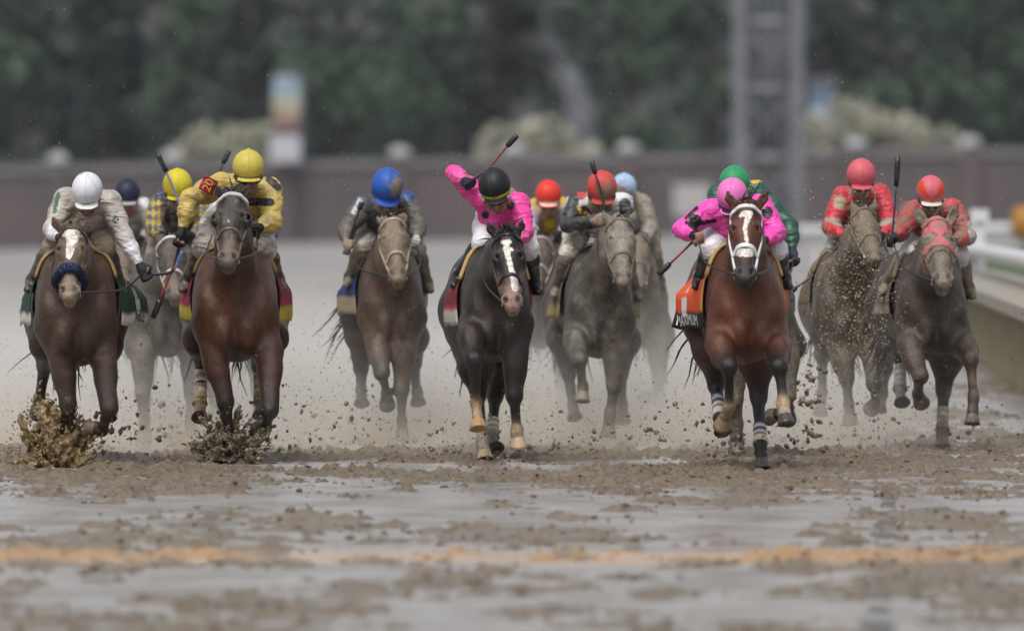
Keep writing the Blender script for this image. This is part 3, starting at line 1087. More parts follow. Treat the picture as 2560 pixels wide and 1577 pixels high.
def make_rider(s):
    D = s['D']
    S = FPX / D
    h = s.get('h', .0092)
    rnd = random.Random(s['seed'] + 77)
    J = lambda px, py, f=0.0: W(px, py, D - f)
    hx, hy, hr = s['helm']
    hf = s.get('hf', .26)
    Hc = J(hx, hy, hf)
    k = hr * .965 / S / .108
    pit, yw, rl = [math.radians(x) for x in s.get('look', (25, 0, 0))]
    fd = A(math.sin(yw) * math.cos(pit), -math.cos(yw) * math.cos(pit), -math.sin(pit))
    rt_ = unit(np.cross(fd, A(math.sin(rl), 0, math.cos(rl))))
    if rt_[0] < 0:
        rt_ = -rt_
    up = unit(np.cross(rt_, fd))
    if up[2] < 0:
        up = -up
    HM = np.array([rt_, fd, up])
    hp = lambda a, b, c: Hc + (rt_ * a + fd * b + up * c) * k
    f_sh, f_el, f_ha, f_kn, f_ft = s.get('fs', (.0, .12, .38, .06, -.28))
    def jt(v, f0):
        return J(v[0], v[1], v[2] if len(v) > 2 else f0)
    shL, shR = jt(s['sh'][0], f_sh), jt(s['sh'][1], f_sh)
    elL, elR = jt(s['el'][0], f_el), jt(s['el'][1], f_el)
    haL, haR = jt(s['ha'][0], f_ha), jt(s['ha'][1], f_ha)
    knL, knR = jt(s['kn'][0], f_kn), jt(s['kn'][1], f_kn)
    ftL, ftR = jt(s['ft'][0], f_ft), jt(s['ft'][1], f_ft)
    shm = (shL + shR) / 2
    hip = s.get('hip')
    hip = J(*hip) if hip else A(*( (knL + knR)[0] / 2 * .5 + shm[0] * .5, D + .44, shm[2] - .03))
    hipL, hipR = hip + A(-.085, 0, -.03), hip + A(.085, 0, -.03)
    sk = s.get('skin', SKIN)
    mud = s.get('mud', .4)
    neckb = shm + A(0, -.03, .02)
    chest = shm * .75 + hip * .25 + A(0, 0, -.06)
    wrL = elL + (haL - elL) * (1 - .085 / max(np.linalg.norm(haL - elL), .15))
    wrR = elR + (haR - elR) * (1 - .085 / max(np.linalg.norm(haR - elR), .15))
    gax = [A(*g) for g in s.get('grip', ((0.3, 0, -1), (-.3, 0, -1)))]
    rt = root('person', (hip[0], D + .2, hip[2]), s['label'], 'person', 'jockeys racing towards the camera')

    # ---- body: skin under the clothes, face, bare hands
    q = Sdf()
    q.chain([hip, (hip + shm) / 2, shm], [.11, .115, .10], .08, [sk] * 3)
    q.cone(shL, shR, .07, .07, .05, sk)
    for a, b, w_ in ((shL, elL, wrL), (shR, elR, wrR)):
        q.chain([a, b, w_], [.045, .036, .024], .03, [sk] * 3)
    for a, b, c in ((hipL, knL, ftL), (hipR, knR, ftR)):
        q.chain([a, b, c], [.075, .05, .035], .04, [sk] * 3)
    fc = s.get('face', tuple(x * .55 for x in sk))
    q.chain([neckb, hp(0, -.03, -.09)], [.06, .052], .04, [fc, fc])
    q.ell(hp(0, .0, .0), A(.090, .105, .10) * k, HM, .03, fc)
    q.ell(hp(0, .025, -.075), A(.068, .080, .095) * k, HM, .03, fc)
    q.ell(hp(0, .045, -.145), A(.048, .050, .042) * k, HM, .03, fc)
    q.cone(hp(0, .105, -.075), hp(0, .122, -.110), .010 * k, .0165 * k, .012, fc)
    for e in (-1, 1):
        q.ell(hp(e * .038, .088, -.112), A(.022, .016, .02) * k, HM, .02, fc)
        q.ell(hp(e * .034, .106, -.072), A(.018, .012, .011) * k, HM, .008, cut=True)
        q.ell(hp(e * .012, .122, -.116), A(.007, .010, .008) * k, HM, .006, fc)
        q.ell(hp(e * .078, -.005, -.08), A(.012, .022, .034) * k, HM, .012, fc)
    q.ell(hp(0, .098, -.142), A(.024, .012, .0075) * k, HM, .006, (.30, .09, .075))
    q.ell(hp(0, .096, -.155), A(.021, .012, .008) * k, HM, .006, (.28, .09, .075))
    q.ell(hp(0, .112, -.1475), A(.022, .012, .002) * k, HM, .003, cut=True)
    gl = s.get('glove', (True, True))
    for i, (w_, c, sd) in enumerate(((wrL, haL, 1), (wrR, haR, -1))):
        hand_prims(q, w_, c, gax[i], sk, .86 if gl[i] is True else 1.0, sd)
    v, f = q.mesh(max(h * 1.1, .009))
    col = q.colour(v, .006, sk)
    fm = s.get('facemud', mud)
    mk('body', v, f, M['skin'], rt, col=np.c_[col, np.full(len(v), fm)])

    # ---- silks
    q = Sdf()
    jc, js = s['silk'], s.get('sleeve', s['silk'])
    js2 = s.get('cuff', js)
    q.chain([hip + A(0, .02, -.02), (hip * .5 + chest * .5) + A(0, 0, -.01), chest], [.125, .135, .13], .08, [jc] * 3)
    q.ell(chest + A(0, -.03, -.02), (.155, .13, .14), None, .07, jc)
    q.cone(shL + A(.02, 0, 0), shR - A(.02, 0, 0), .078, .078, .06, jc)
    puff = s.get('puff', 1.0)
    for a, b, w_ in ((shL, elL, wrL), (shR, elR, wrR)):
        up_ = a + (b - a) * .45
        q.chain([a, up_, b], [.076, .068 * puff, .058 * puff], .045, [jc, js, js])
        q.chain([b, b * .5 + w_ * .5, w_], [.060 * puff, .054 * puff, .034], .03, [js, js2, js2])
    q.cone(neckb + A(0, -.01, 0), neckb * .5 + hp(0, -.03, -.11) * .5, .075, .06, .03, s.get('collar', jc))
    sd = s['seed'] * 3.7
    q2 = lambda P: wrinkle(P, sd)
    v, f = q.mesh(h, q2)
    col = q.colour(v, .008, jc)
    vx, vy = PX(v)
    al = np.full(len(v), mud) * (.6 + .8 * fbm(v * 6 + sd))
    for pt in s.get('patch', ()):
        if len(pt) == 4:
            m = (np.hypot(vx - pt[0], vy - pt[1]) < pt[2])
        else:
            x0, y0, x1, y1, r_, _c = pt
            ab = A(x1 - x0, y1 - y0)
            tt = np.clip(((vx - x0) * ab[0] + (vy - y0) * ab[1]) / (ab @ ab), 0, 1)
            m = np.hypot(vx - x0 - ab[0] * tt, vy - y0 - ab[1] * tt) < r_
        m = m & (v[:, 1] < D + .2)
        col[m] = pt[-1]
    pf = s.get('pattern')
    if pf:
        col = pf(v, col, vx, vy)
    for (px, py, r, amt) in s.get('spots', ()):
        al = al + amt * np.exp(-((vx - px) ** 2 + (vy - py) ** 2) / r ** 2)
    mk('silks', v, f, M['cloth'], rt, col=np.c_[col, np.clip(al, 0, 1)])

    # ---- breeches
    q = Sdf()
    bc = s.get('breech', (.72, .72, .74))
    q.ell(hip + A(0, .03, -.03), (.145, .16, .12), None, .06, bc)
    ends = []
    for a, b, c in ((hipL, knL, ftL), (hipR, knR, ftR)):
        below = b + (c - b) * .16
        q.chain([a, a * .45 + b * .55, b], [.100, .090, .072], .05, [bc] * 3)
        q.cone(b, below, .070, .060, .03, bc)
        ends.append(below)
    v, f = q.mesh(h * 1.25, lambda P: wrinkle(P, sd + 9, .8))
    al = np.full(len(v), s.get('bmud', mud)) * (.6 + .8 * fbm(v * 7 + sd + 4))
    mk('breeches', v, f, M['cloth'], rt, col=np.c_[np.tile(bc, (len(v), 1)), np.clip(al, 0, 1)])

    # ---- boots
    bt = s.get('boot', (.014, .014, .015))
    for b, c, e in ((knL, ftL, -1), (knR, ftR, 1)):
        q = Sdf()
        dn = unit(c - b)
        q.chain([b + dn * .035, b + dn * .14, c], [.062, .063, .044], .03, [bt] * 3)
        heel, toe = c + A(-e * .005, .045, -.045), c + A(e * .035, -.125, -.065)
        q.cone(c, heel, .045, .036, .03, bt)
        q.chain([heel, c + A(e * .01, -.03, -.045), toe], [.034, .042, .028], .03, [bt] * 3, (A(0, 0, 1), .85))
        v, f = q.mesh(max(h, .0095), lambda P: ((np.abs(vnoise(P * 30 + sd) - .5) * .016 - .004)).astype(np.float32))
        bo = mk('boot', v, f, M['leather'], rt, col=np.c_[np.tile(bt, (len(v), 1)), np.full(len(v), s.get('tmud', mud))])
        # stirrup iron
        sp = c + A(e * .004, -.045, -.015)
        ring = [sp + A(e * math.sin(x) * .050, .01 * math.cos(x), -math.cos(x) * .070) for x in np.linspace(0, 2 * math.pi, 16)[:-1]]
        tv, tf = tube(ring, .0048, 6, None, True)
        mk('stirrup', tv, tf, M['metal'], bo)

    # ---- gloves
    gc = s.get('glovec', (.012, .012, .016))
    for i, (w_, c, sd_) in enumerate(((wrL, haL, 1), (wrR, haR, -1))):
        if not gl[i]:
            continue
        q = Sdf()
        hand_prims(q, w_ - unit(c - w_) * .03, c, gax[i], gc, 1.06 if gl[i] == 'half' else 1.0, sd_, half=gl[i] == 'half')
        v, f = q.mesh(s.get('hd', .0068))
        mk('glove', v, f, M['glove'], rt, col=np.c_[np.tile(gc, (len(v), 1)), np.full(len(v), s.get('gmud', .12))])

    # ---- helmet under its cap cover
    q = Sdf()
    cc = s['cap']
    q.ell(hp(0, -.008, .0), A(.108, .124, .116) * k, HM, .02, cc)
    q.ell(hp(0, -.02, -.373), A(.8, .8, .30) * k, HM, .006, cut=True)
    q.ell(hp(0, .088, -.068), A(.084, .066, .010) * k, HM, .012, cc)
    q.ell(hp(0, -.02, .117), A(.012, .012, .008) * k, HM, .008, cc)
    v, f = q.mesh(s.get('hd', .0068))
    lc = (v - Hc) @ HM.T / k
    col = np.tile(A(*cc), (len(v), 1))
    cf = s.get('capf')
    if cf:
        col = cf(lc, col)
    al = np.full(len(v), s.get('capmud', .1) * 1.6) * (.3 + 1.4 * fbm(v * 9 + sd))
    for (a, b, c, r, amt) in s.get('capspots', ()):
        al = al + amt * np.exp(-(((lc - A(a, b, c)) ** 2).sum(1)) / r ** 2)
    ho = mk('helmet', v, f, M['cap'], rt, col=np.c_[col, np.clip(al, 0, 1)])
    # seam piping over the crown
    for a in s.get('seams', (0.0,)):
        pts = [hp(math.sin(a) * .108 * math.cos(x) * 1.012 if a else 0, -.008 + .1255 * math.cos(x) * math.cos(a), .1175 * math.sin(x)) for x in np.linspace(.1, math.pi - .1, 22)]
        tv, tf = tube(pts, .0016, 5)
        mk('seam', tv, tf, M['cap'], ho, col=np.tile(A(*[x * .75 for x in cc], .1), (len(tv), 1)))
    # ---- goggles
    if s.get('goggles', True):
        q = Sdf()
        gfc = s.get('gframe', (.02, .02, .022))
        q.ell(hp(0, .058, -.083), A(.078, .060, .036) * k, HM, .01, gfc)
        q.ell(hp(0, .128, -.118), A(.022, .030, .030) * k, HM, .012, cut=True)
        v, f = q.mesh(s.get('hd', .0068))
        lc = (v - Hc) @ HM.T / k
        gm = M['lens'] if s.get('lens', 1) else M['leather']
        go = mk('goggles', v, f, M['lens'], rt)
        pts = [hp(math.sin(x) * .094, -.005 + math.cos(x) * .105, -.072) for x in np.linspace(.75, 2 * math.pi - .75, 26)]
        tv, tf = tube(pts, .010 * k, 6)
        mk('goggle_strap', tv, tf, M['leather'], go, col=np.tile(A(*gfc, .2), (len(tv), 1)))
    s.update(rt=rt, hp=hp, HM=HM, Hc=Hc, k=k, J=J, haL=haL, haR=haR, shL=shL, shR=shR, elL=elL, elR=elR, wrL=wrL, wrR=wrR, knL=knL, knR=knR, ftL=ftL, ftR=ftR, S=S)
    return s

def make_crop(s, pts, label, red=(.25, .02, .02), grip=.35, flap=(.012, .012, .013), fr=1.0):
    """riding crop: shaft through the points (px, py, f), padded flap at the far end"""
    P = [s['J'](*p) for p in pts]
    path = smooth_path(P, 6)
    rt = root('riding_crop', path[0], label, 'riding crop', 'riding crops in the jockeys hands')
    n = len(path)
    cut = int(n * .76)
    tv, tf = tube(path[:cut + 1], [.011 if i < n * grip else .0075 for i in range(cut + 1)], 8)
    cc = []
    for i in range(cut + 1):
        cc += [(*(red if i >= n * grip + 2 else (.012, .012, .013)), .1)] * 8
    mk('shaft', tv, tf, M['leather'], rt, col=np.array(cc))
    d = unit(path[-1] - path[cut])
    m = len(path) - cut
    tv, tf = tube(path[cut:], [.016 * fr] + [.021 * fr] * (m - 2) + [.018 * fr], 10, (A(0, 1, 0), .8))
    mk('flap', tv, tf, M['leather'], rt, col=np.tile(A(*flap, .08), (len(tv), 1)))
    return rt

def flat_text(txt, org, ex, ey, size, col, mat, parent, name='lettering', depth=.0):
    """printed lettering in the plane spanned by ex, ey"""
    cu = bpy.data.curves.new(name, 'FONT')
    cu.body = txt
    cu.align_x = 'CENTER'
    cu.align_y = 'CENTER'
    ob = bpy.data.objects.new(name, cu)
    COL.objects.link(ob)
    dg = bpy.context.evaluated_depsgraph_get()
    me = bpy.data.meshes.new_from_object(ob.evaluated_get(dg))
    bpy.data.objects.remove(ob)
    v = np.array([tuple(x.co) for x in me.vertices])
    f = [tuple(p.vertices) for p in me.polygons]
    if callable(org):
        out = [org(p[0] * size, p[1] * size) for p in v]
    else:
        out = [org + ex * p[0] * size + ey * p[1] * size for p in v]
    return mk(name, out, f, mat, parent, False, col=np.tile(A(*col, 0.0), (len(v), 1)))

def reins(hs, rs, col=(.03, .022, .018)):
    """two reins from the bit rings to the rider's hands"""
    for e, key in ((-1, 'haL'), (1, 'haR')):
        b = hs.get('bit%d' % e)
        if b is None:
            continue
        hnd = hs.get('rein%d' % e)
        hnd = hs['J'](*hnd) if hnd else rs[key]
        md = b * .5 + hnd * .5 + A(e * .06, 0, -.05)
        path = smooth_path([b, md, hnd], 8)
        tv, tf = tube(path, .009, 6, (A(1, 0, 0), .5))
        mk('rein', tv, tf, M['leather'], hs['rt'], col=np.tile(A(*col, .25), (len(tv), 1)))

def decal_text(obj, txt, px, py, size, ang, col, d, name='lettering'):
    """lettering printed on a garment: each vertex is laid on the cloth below it"""
    me = obj.data
    o = np.array(wloc(obj))
    bv = BVHTree.FromPolygons([tuple(np.array(v.co) + o) for v in me.vertices], [tuple(p.vertices) for p in me.polygons])
    ca, sa = math.cos(math.radians(ang)), math.sin(math.radians(ang))
    def org(x, y):
        X, Y = px + (x * ca - y * sa), py - (x * sa + y * ca)
        a, b = W(X, Y, d - 2), W(X, Y, d + 2)
        r = bv.ray_cast(Vector(a), Vector(unit(b - a)), 4)
        p = np.array(r[0]) if r[0] is not None else W(X, Y, d)
        return p + A(0, -.004, 0)
    return flat_text(txt, org, None, None, size, col, M['flat'], obj, name)

def part(rt, name, i=0):
    c = [o for o in rt.children if o.name.split('.')[0] == name]
    return sorted(c, key=lambda o: o.name)[i]
# ------------------------------------------------------------------ ground, water
def struct(o):
    o['kind'] = 'structure'
    return o

def orange_mask(t, geo):
    sp = N(t, 'ShaderNodeSeparateXYZ')
    t.links.new(geo, sp.inputs[0])
    nz = noise_node(t, .8, 4, .65, geo)
    yy = math_n(t, 'ADD', sp.outputs['Y'], math_n(t, 'MULTIPLY', math_n(t, 'SUBTRACT', nz.outputs[0], .5), 1.6))
    d = math_n(t, 'ABSOLUTE', math_n(t, 'SUBTRACT', yy, 57.0))
    n2 = noise_node(t, 2.2, 4, .6, geo, stretch=(1, .4, 1))
    return math_n(t, 'MULTIPLY', ramp(t, d, 1.25, .75), ramp(t, n2.outputs[0], .29, .50))

def mud_material():
    m, t, b = nodes('wet_mud')
    geo = N(t, 'ShaderNodeNewGeometry').outputs['Position']
    n1 = noise_node(t, 1.3, 5, .62, geo)
    n2 = noise_node(t, 30, 4, .6, geo)
    c = mix(t, ramp(t, n1.outputs[0], .35, .65), (.098, .069, .042), (.170, .126, .082))
    c = mix(t, ramp(t, n2.outputs[0], .35, .7), c, (.235, .18, .122))
    c = mix(t, math_n(t, 'MULTIPLY', orange_mask(t, geo), .82), c, (.50, .29, .125))
    t.links.new(c, b.inputs['Base Color'])
    r = N(t, 'ShaderNodeMapRange')
    t.links.new(n2.outputs[0], r.inputs[0])
    r.inputs['To Min'].default_value, r.inputs['To Max'].default_value = .14, .50
    t.links.new(r.outputs[0], b.inputs['Roughness'])
    bm = N(t, 'ShaderNodeBump')
    bm.inputs['Strength'].default_value, bm.inputs['Distance'].default_value = 1.0, .03
    n3 = noise_node(t, 32, 5, .65, geo)
    t.links.new(n3.outputs[0], bm.inputs['Height'])
    t.links.new(bm.outputs[0], b.inputs['Normal'])
    return m
M['mud'] = mud_material()

def water_material():
    m, t, b = nodes('muddy_water')
    geo = N(t, 'ShaderNodeNewGeometry').outputs['Position']
    n1 = noise_node(t, 1.6, 5, .65, geo, stretch=(1, .5, 1))
    c = mix(t, ramp(t, n1.outputs[0], .34, .62), (.17, .15, .125), (.32, .305, .29))
    c = mix(t, math_n(t, 'MULTIPLY', orange_mask(t, geo), .62), c, (.60, .36, .19))
    t.links.new(c, b.inputs['Base Color'])
    b.inputs['Roughness'].default_value = .20
    b.inputs['IOR'].default_value = 1.33
    bm = N(t, 'ShaderNodeBump')
    bm.inputs['Strength'].default_value, bm.inputs['Distance'].default_value = .8, .05
    n3 = noise_node(t, 5, 4, .6, geo, stretch=(1.6, .8, 1))
    t.links.new(n3.outputs[0], bm.inputs['Height'])
    t.links.new(bm.outputs[0], b.inputs['Normal'])
    return m
M['water'] = water_material()

def grid(xf, ys, nx, zf):
    """rows along y; xf(y) gives the half width"""
    V, F = [], []
    ys = np.asarray(ys)
    u = np.linspace(-1, 1, nx)
    hwid = np.array([xf(y) for y in ys])
    X = u[None, :] * hwid[:, None]
    Y = np.repeat(ys[:, None], nx, 1)
    Z = zf(X, Y)
    v = np.stack([X, Y, Z], -1).reshape(-1, 3)
    i = np.arange(len(ys) - 1)[:, None] * nx + np.arange(nx - 1)[None, :]
    f = np.stack([i, i + 1, i + nx + 1, i + nx], -1).reshape(-1, 4)
    return v, f

def patchiness(X, Y):
    P = np.stack([X * .85, Y * .30, np.full_like(X, 3.3)], -1)
    Q = np.stack([X * 3.0, Y * 1.3, np.full_like(X, 8.3)], -1)
    return .52 * fbm(P, 3) + .48 * fbm(Q, 4)

def mud_height(X, Y):
    P = np.stack([X, Y, np.zeros_like(X)], -1)
    p = patchiness(X, Y)
    cl = fbm(P * A(6.5, 4.6, 1), 5)
    cl2 = np.abs(vnoise(P * A(16, 11, 1) + 5) - .5) * 2
    band = np.exp(-((Y - 76.5) / 5.5) ** 2) * .085
    cover = np.clip((p - .462 + band) / .10, 0, 1)
    h = -.030 + cover * .026 + (cl - .5) * .135 * (.5 + .5 * cover) + (1 - cl2) * .014 * cover
    return h

def mud_height_fine(X, Y):
    P = np.stack([X, Y, np.zeros_like(X)], -1)
    e = np.clip(np.minimum(Y - 66.0, 87.0 - Y) / 3, 0, 1)
    r = fbm(P * A(17, 12, 1) + 40, 4)
    return mud_height(X, Y) + e * ((r - .5) * .055 + np.clip(r - .58, 0, 1) * .10)
for ys, nx, fn in ((np.concatenate([np.arange(36, 66, .16), [66.0]]), 300, mud_height), (np.linspace(66, 87, 260), 540, mud_height_fine), (np.concatenate([[87.0], np.arange(87.3, 112, .3)]), 240, mud_height)):
    v, f = grid(lambda y: .052 * y + .4, ys, nx, fn)
    struct(mk('mud_track', v, f, M['mud']))
# standing water between the ridges
v, f = grid(lambda y: 60, [-20, 36, 60, 112, 160], 3, lambda X, Y: X * 0 + .0)
struct(mk('puddle_water', v, f, M['water']))
# the far track, rising to the foot of the wall
def farz(X, Y):
    k = np.clip((Y - 160) / 370, 0, 1) ** 1.5
    return -.012 + k * np.clip(.0214 * X - .02, -1.6, 1.6) + .004
ysf = [112, 160, 200, 250, 300, 350, 400, 450, 500, 530, 580, 700]
def far_material():
    m, t, b = nodes('far_wet_track')
    geo = N(t, 'ShaderNodeNewGeometry').outputs['Position']
    n1 = noise_node(t, .25, 5, .6, geo, stretch=(1, .2, 1))
    t.links.new(mix(t, ramp(t, n1.outputs[0], .3, .7), (.20, .188, .175), (.28, .265, .25)), b.inputs['Base Color'])
    b.inputs['Roughness'].default_value = .5
    return m
v, f = grid(lambda y: 90, ysf, 19, farz)
struct(mk('far_track', v, f, far_material()))
v, f = grid(lambda y: 900, [-300, 0, 300, 800, 1500], 5, lambda X, Y: X * 0 - 2.2)
struct(mk('ground', v, f, plain('dark_soil', (.12, .10, .075), .9, vary=.3, vscale=.2)))

# clods of mud thrown up all over the churned strip
def ico(sub=1):
    bm = bmesh.new()
    bmesh.ops.create_icosphere(bm, subdivisions=sub, radius=1)
    v = np.array([tuple(x.co) for x in bm.verts])
    f = np.array([[x.index for x in p.verts] for p in bm.faces])
    bm.free()
    return v, f
ICO = ico(1)
ICO2 = ico(2)

def lumps(centres, radii, squash=1.0, base=None, rough=.35, seed=1):
    bv, bf = base or ICO
    r = np.random.default_rng(seed)
    V, F = [], []
    n = len(bv)
    for i, (c, a) in enumerate(zip(centres, radii)):
        s = a * (1 + rough * r.standard_normal((n, 1)).clip(-1.6, 1.6)) * r.uniform(.65, 1.35, 3)
        q = bv * s * A(1, 1, squash)
        an = r.uniform(0, 6.28)
        ca, sa = math.cos(an), math.sin(an)
        q = np.stack([q[:, 0] * ca - q[:, 1] * sa, q[:, 0] * sa + q[:, 1] * ca, q[:, 2]], -1)
        V.append(q + c)
        F.append(bf + i * n)
    return np.concatenate(V), np.concatenate(F)

rc = np.random.default_rng(5)
N_CL = 7000
yy = 112 - (rc.random(N_CL * 3) ** .8) * 66
xx = rc.uniform(-1, 1, N_CL * 3) * (yy * .05 + .3)
keep = rc.random(N_CL * 3) < np.clip((patchiness(xx, yy) - .48 + np.exp(-((yy - 76.5) / 5.5) ** 2) * .09) / .06, .02, 1)
xx, yy = xx[keep][:N_CL], yy[keep][:N_CL]
rr = .005 + .016 * rc.random(len(xx)) ** 2.6
zz = np.maximum(np.where((yy > 66) & (yy < 87), mud_height_fine(xx, yy), mud_height(xx, yy)), .0) + rr * .25
oct_v = np.array([(1, 0, 0), (-1, 0, 0), (0, 1, 0), (0, -1, 0), (0, 0, 1), (0, 0, -1)], float)
oct_f = np.array([(0, 2, 4), (2, 1, 4), (1, 3, 4), (3, 0, 4), (2, 0, 5), (1, 2, 5), (3, 1, 5), (0, 3, 5)])
v, f = lumps(np.stack([xx, yy, zz], -1), rr, .7, ICO, .42, 3)
tag(mk('mud_clods', v, f, M['mud'], smooth=True), 'brown clods of churned wet mud strewn over the track', 'mud', kind='stuff')

# half-buried dark cable cover crossing the track towards the camera
cc = root('cable_cover', (2.0, 60, 0), 'dark segmented cable cover half sunk in the wet mud at lower right', 'cable cover')
rr_ = random.Random(4)
for i in range(30):
    y = 44.5 + i * .84
    x = 1.42 + (y - 44.5) * .0355
    if rr_.random() < .2:
        continue
    mb = MB()
    zt = .004 + .012 * rr_.random()
    a = rr_.uniform(-.05, .05)
    w2, l2 = .085 * rr_.uniform(.7, 1.25), .28 * rr_.uniform(.7, 1.2)
    R = np.array([[math.cos(a), math.sin(a), 0], [-math.sin(a), math.cos(a), 0], [0, 0, 1]])
    lo = [R.T @ A(sx * w2, sy * l2, -.03) for sx, sy in ((-1, -1), (1, -1), (1, 1), (-1, 1))]
    hi = [R.T @ A(sx * w2 * .6, sy * l2 * .95, zt) for sx, sy in ((-1, -1), (1, -1), (1, 1), (-1, 1))]
    mb.add([A(x, y, 0) + p for p in lo + hi], [(3, 2, 1, 0), (4, 5, 6, 7), (0, 1, 5, 4), (1, 2, 6, 5), (2, 3, 7, 6), (3, 0, 4, 7)], (.06, .055, .05))
    mb.build('segment', M['leather'], cc, False)

# ------------------------------------------------------------------ wall, bushes, trees
BGD = 530.0
BS = FPX / BGD
bx = lambda px: (px - PCX) / BS
bz = lambda py: CAM_H + (HORIZON - py) / BS
def brick_material():
    m, t, b = nodes('brick_wall')
    tc = N(t, 'ShaderNodeTexCoord').outputs['Object']
    mp = N(t, 'ShaderNodeMapping')
    mp.inputs['Rotation'].default_value = (math.pi / 2, 0, 0)
    t.links.new(tc, mp.inputs[0])
    br = N(t, 'ShaderNodeTexBrick')
    br.inputs['Scale'].default_value = 2.2
    br.inputs['Color1'].default_value = (.105, .072, .070, 1)
    br.inputs['Color2'].default_value = (.075, .056, .060, 1)
    br.inputs['Mortar'].default_value = (.12, .105, .105, 1)
    t.links.new(mp.outputs[0], br.inputs[0])
    n = noise_node(t, .35, 5, .6, tc)
    t.links.new(mix(t, ramp(t, n.outputs[0], .35, .7), br.outputs[0], (.072, .062, .068)), b.inputs['Base Color'])
    b.inputs['Roughness'].default_value = .8
    return m
M['brick'] = brick_material()
M['stone'] = plain('pale_stone', (.36, .355, .37), .7, vary=.12, vscale=2)
M['coping'] = plain('grey_coping', (.15, .14, .15), .8, vary=.15, vscale=1)
wl = root('brick_wall', (0, BGD, 0), 'long reddish brown brick wall with pale caps behind the track', 'wall')
def slab(name, x0, x1, zl, zr, hl_, hr_, y0, y1, mat):
    v = []
    for x, z, h_ in ((x0, zl, hl_), (x1, zr, hr_)):
        v += [(x, y0, z), (x, y1, z), (x, y1, h_), (x, y0, h_)]
    f = [(0, 1, 2, 3), (7, 6, 5, 4), (0, 4, 5, 1), (1, 5, 6, 2), (2, 6, 7, 3), (3, 7, 4, 0)]
    return mk(name, v, f, mat, wl, False)
sl = .0182
top = lambda x: 3.42 + sl * x
slab('wall_face', -45, 45, -2, -2, top(-45), top(45), BGD, BGD + .5, M['brick'])
slab('coping', -45, 45, top(-45) + .002, top(45) + .002, top(-45) + .36, top(45) + .36, BGD - .15, BGD + .65, M['coping'])
for i, px in enumerate(range(-440, 2900, 285)):
    x = bx(px + 15)
    mb = MB()
    mb.box((x, BGD - .2, top(x) / 2 - 1), (.42, .198, top(x) / 2 + .999))
    mb.build('pilaster', M['brick'], wl, False)
    bm = bmesh.new()
    bmesh.ops.create_uvsphere(bm, u_segments=12, v_segments=8, radius=.42)
    vv = [(p.co.x * 1.25 + x, p.co.y * .9 + BGD - .1, max(p.co.z, -.2) * .85 + top(x) + .60) for p in bm.verts]
    ff = [[q.index for q in p.verts] for p in bm.faces]
    bm.free()
    mk('wall_cap', vv, ff, M['stone'], wl)
mb = MB()
mb.box((bx(1728), BGD - 2.0, bz(500)), (.86, .06, .74), col=(.36, .35, .35))
pb = root('sign_board', (bx(1728), BGD - 2, 0), 'pale blank board standing in front of the brick wall', 'board')
mb.build('board', M['flat'], pb, False)
mb = MB()
for e in (-.6, .6):
    mb.box((bx(1728) + e, BGD - 1.85, .45), (.05, .05, 1.0), col=(.3, .3, .3))
    mb.build('leg', M['flat'], pb, False)
    mb = MB()

def foliage(name, cols, rough=.6):
    m, t, b = nodes(name)
    geo = N(t, 'ShaderNodeNewGeometry')
    at = N(t, 'ShaderNodeAttribute', attribute_name='Col')
    n = noise_node(t, .6, 4, .6, geo.outputs['Position'])
    c = mix(t, ramp(t, n.outputs[0], .3, .7), cols[0], cols[1])
    c = mix(t, 1.0, c, at.outputs['Color'], 'MULTIPLY')
    t.links.new(c, b.inputs['Base Color'])
    b.inputs['Roughness'].default_value = rough
    b.inputs['Specular IOR Level'].default_value = .25
    return m
M['leafA'] = foliage('dark_shade_leaf', ((.013, .021, .023), (.023, .036, .031)))  # dark bluish leaf tone, includes the navy shade of the gaps between crowns
M['leafB'] = foliage('mid_leaf', ((.046, .078, .056), (.076, .110, .078)))
M['leafC'] = foliage('brown_leaf', ((.028, .028, .023), (.042, .038, .03)))
M['cream'] = foliage('cream_blossom', ((.36, .355, .30), (.50, .49, .42)))
M['bark'] = plain('bark', (.05, .042, .036), .9, vary=.3, bump=.4, bscale=4)
M['pale_bark'] = plain('pale_bark', (.10, .105, .12), .8, vary=.4, vscale=.6)

def leaves(blobs, n, size, rng, seed_gap=.5):
    """small leaf faces spread through the volume of several blobs, thinned in clumps"""
    V, F, Cc = [], [], []
    k = 0
    tot = sum(b[3] for b in blobs)
    for (c, r, sq, wgt) in blobs:
        m = int(n * wgt / tot)
        d = rng.standard_normal((m * 2, 3))
        d /= np.linalg.norm(d, axis=1, keepdims=True)
        rad = rng.random((m * 2, 1)) ** .42
        p = np.array(c) + d * rad * r * A(1, .8, sq)
        cl = vnoise(p * 1.1 + c[0])
        p = p[cl > seed_gap - .22][:m]
        for q in p:
            s = size * rng.uniform(.6, 1.4)
            a = rng.standard_normal(3); a /= np.linalg.norm(a)
            b = np.cross(a, rng.standard_normal(3)); b /= np.linalg.norm(b) + 1e-9
            V += [q - a * s, q + b * s * .6, q + a * s, q - b * s * .6]
            F.append((k, k + 1, k + 2, k + 3))
            g = rng.uniform(.85, 1.15)
            Cc += [(g, g, g * .95)] * 4
            k += 4
    return V, F, Cc

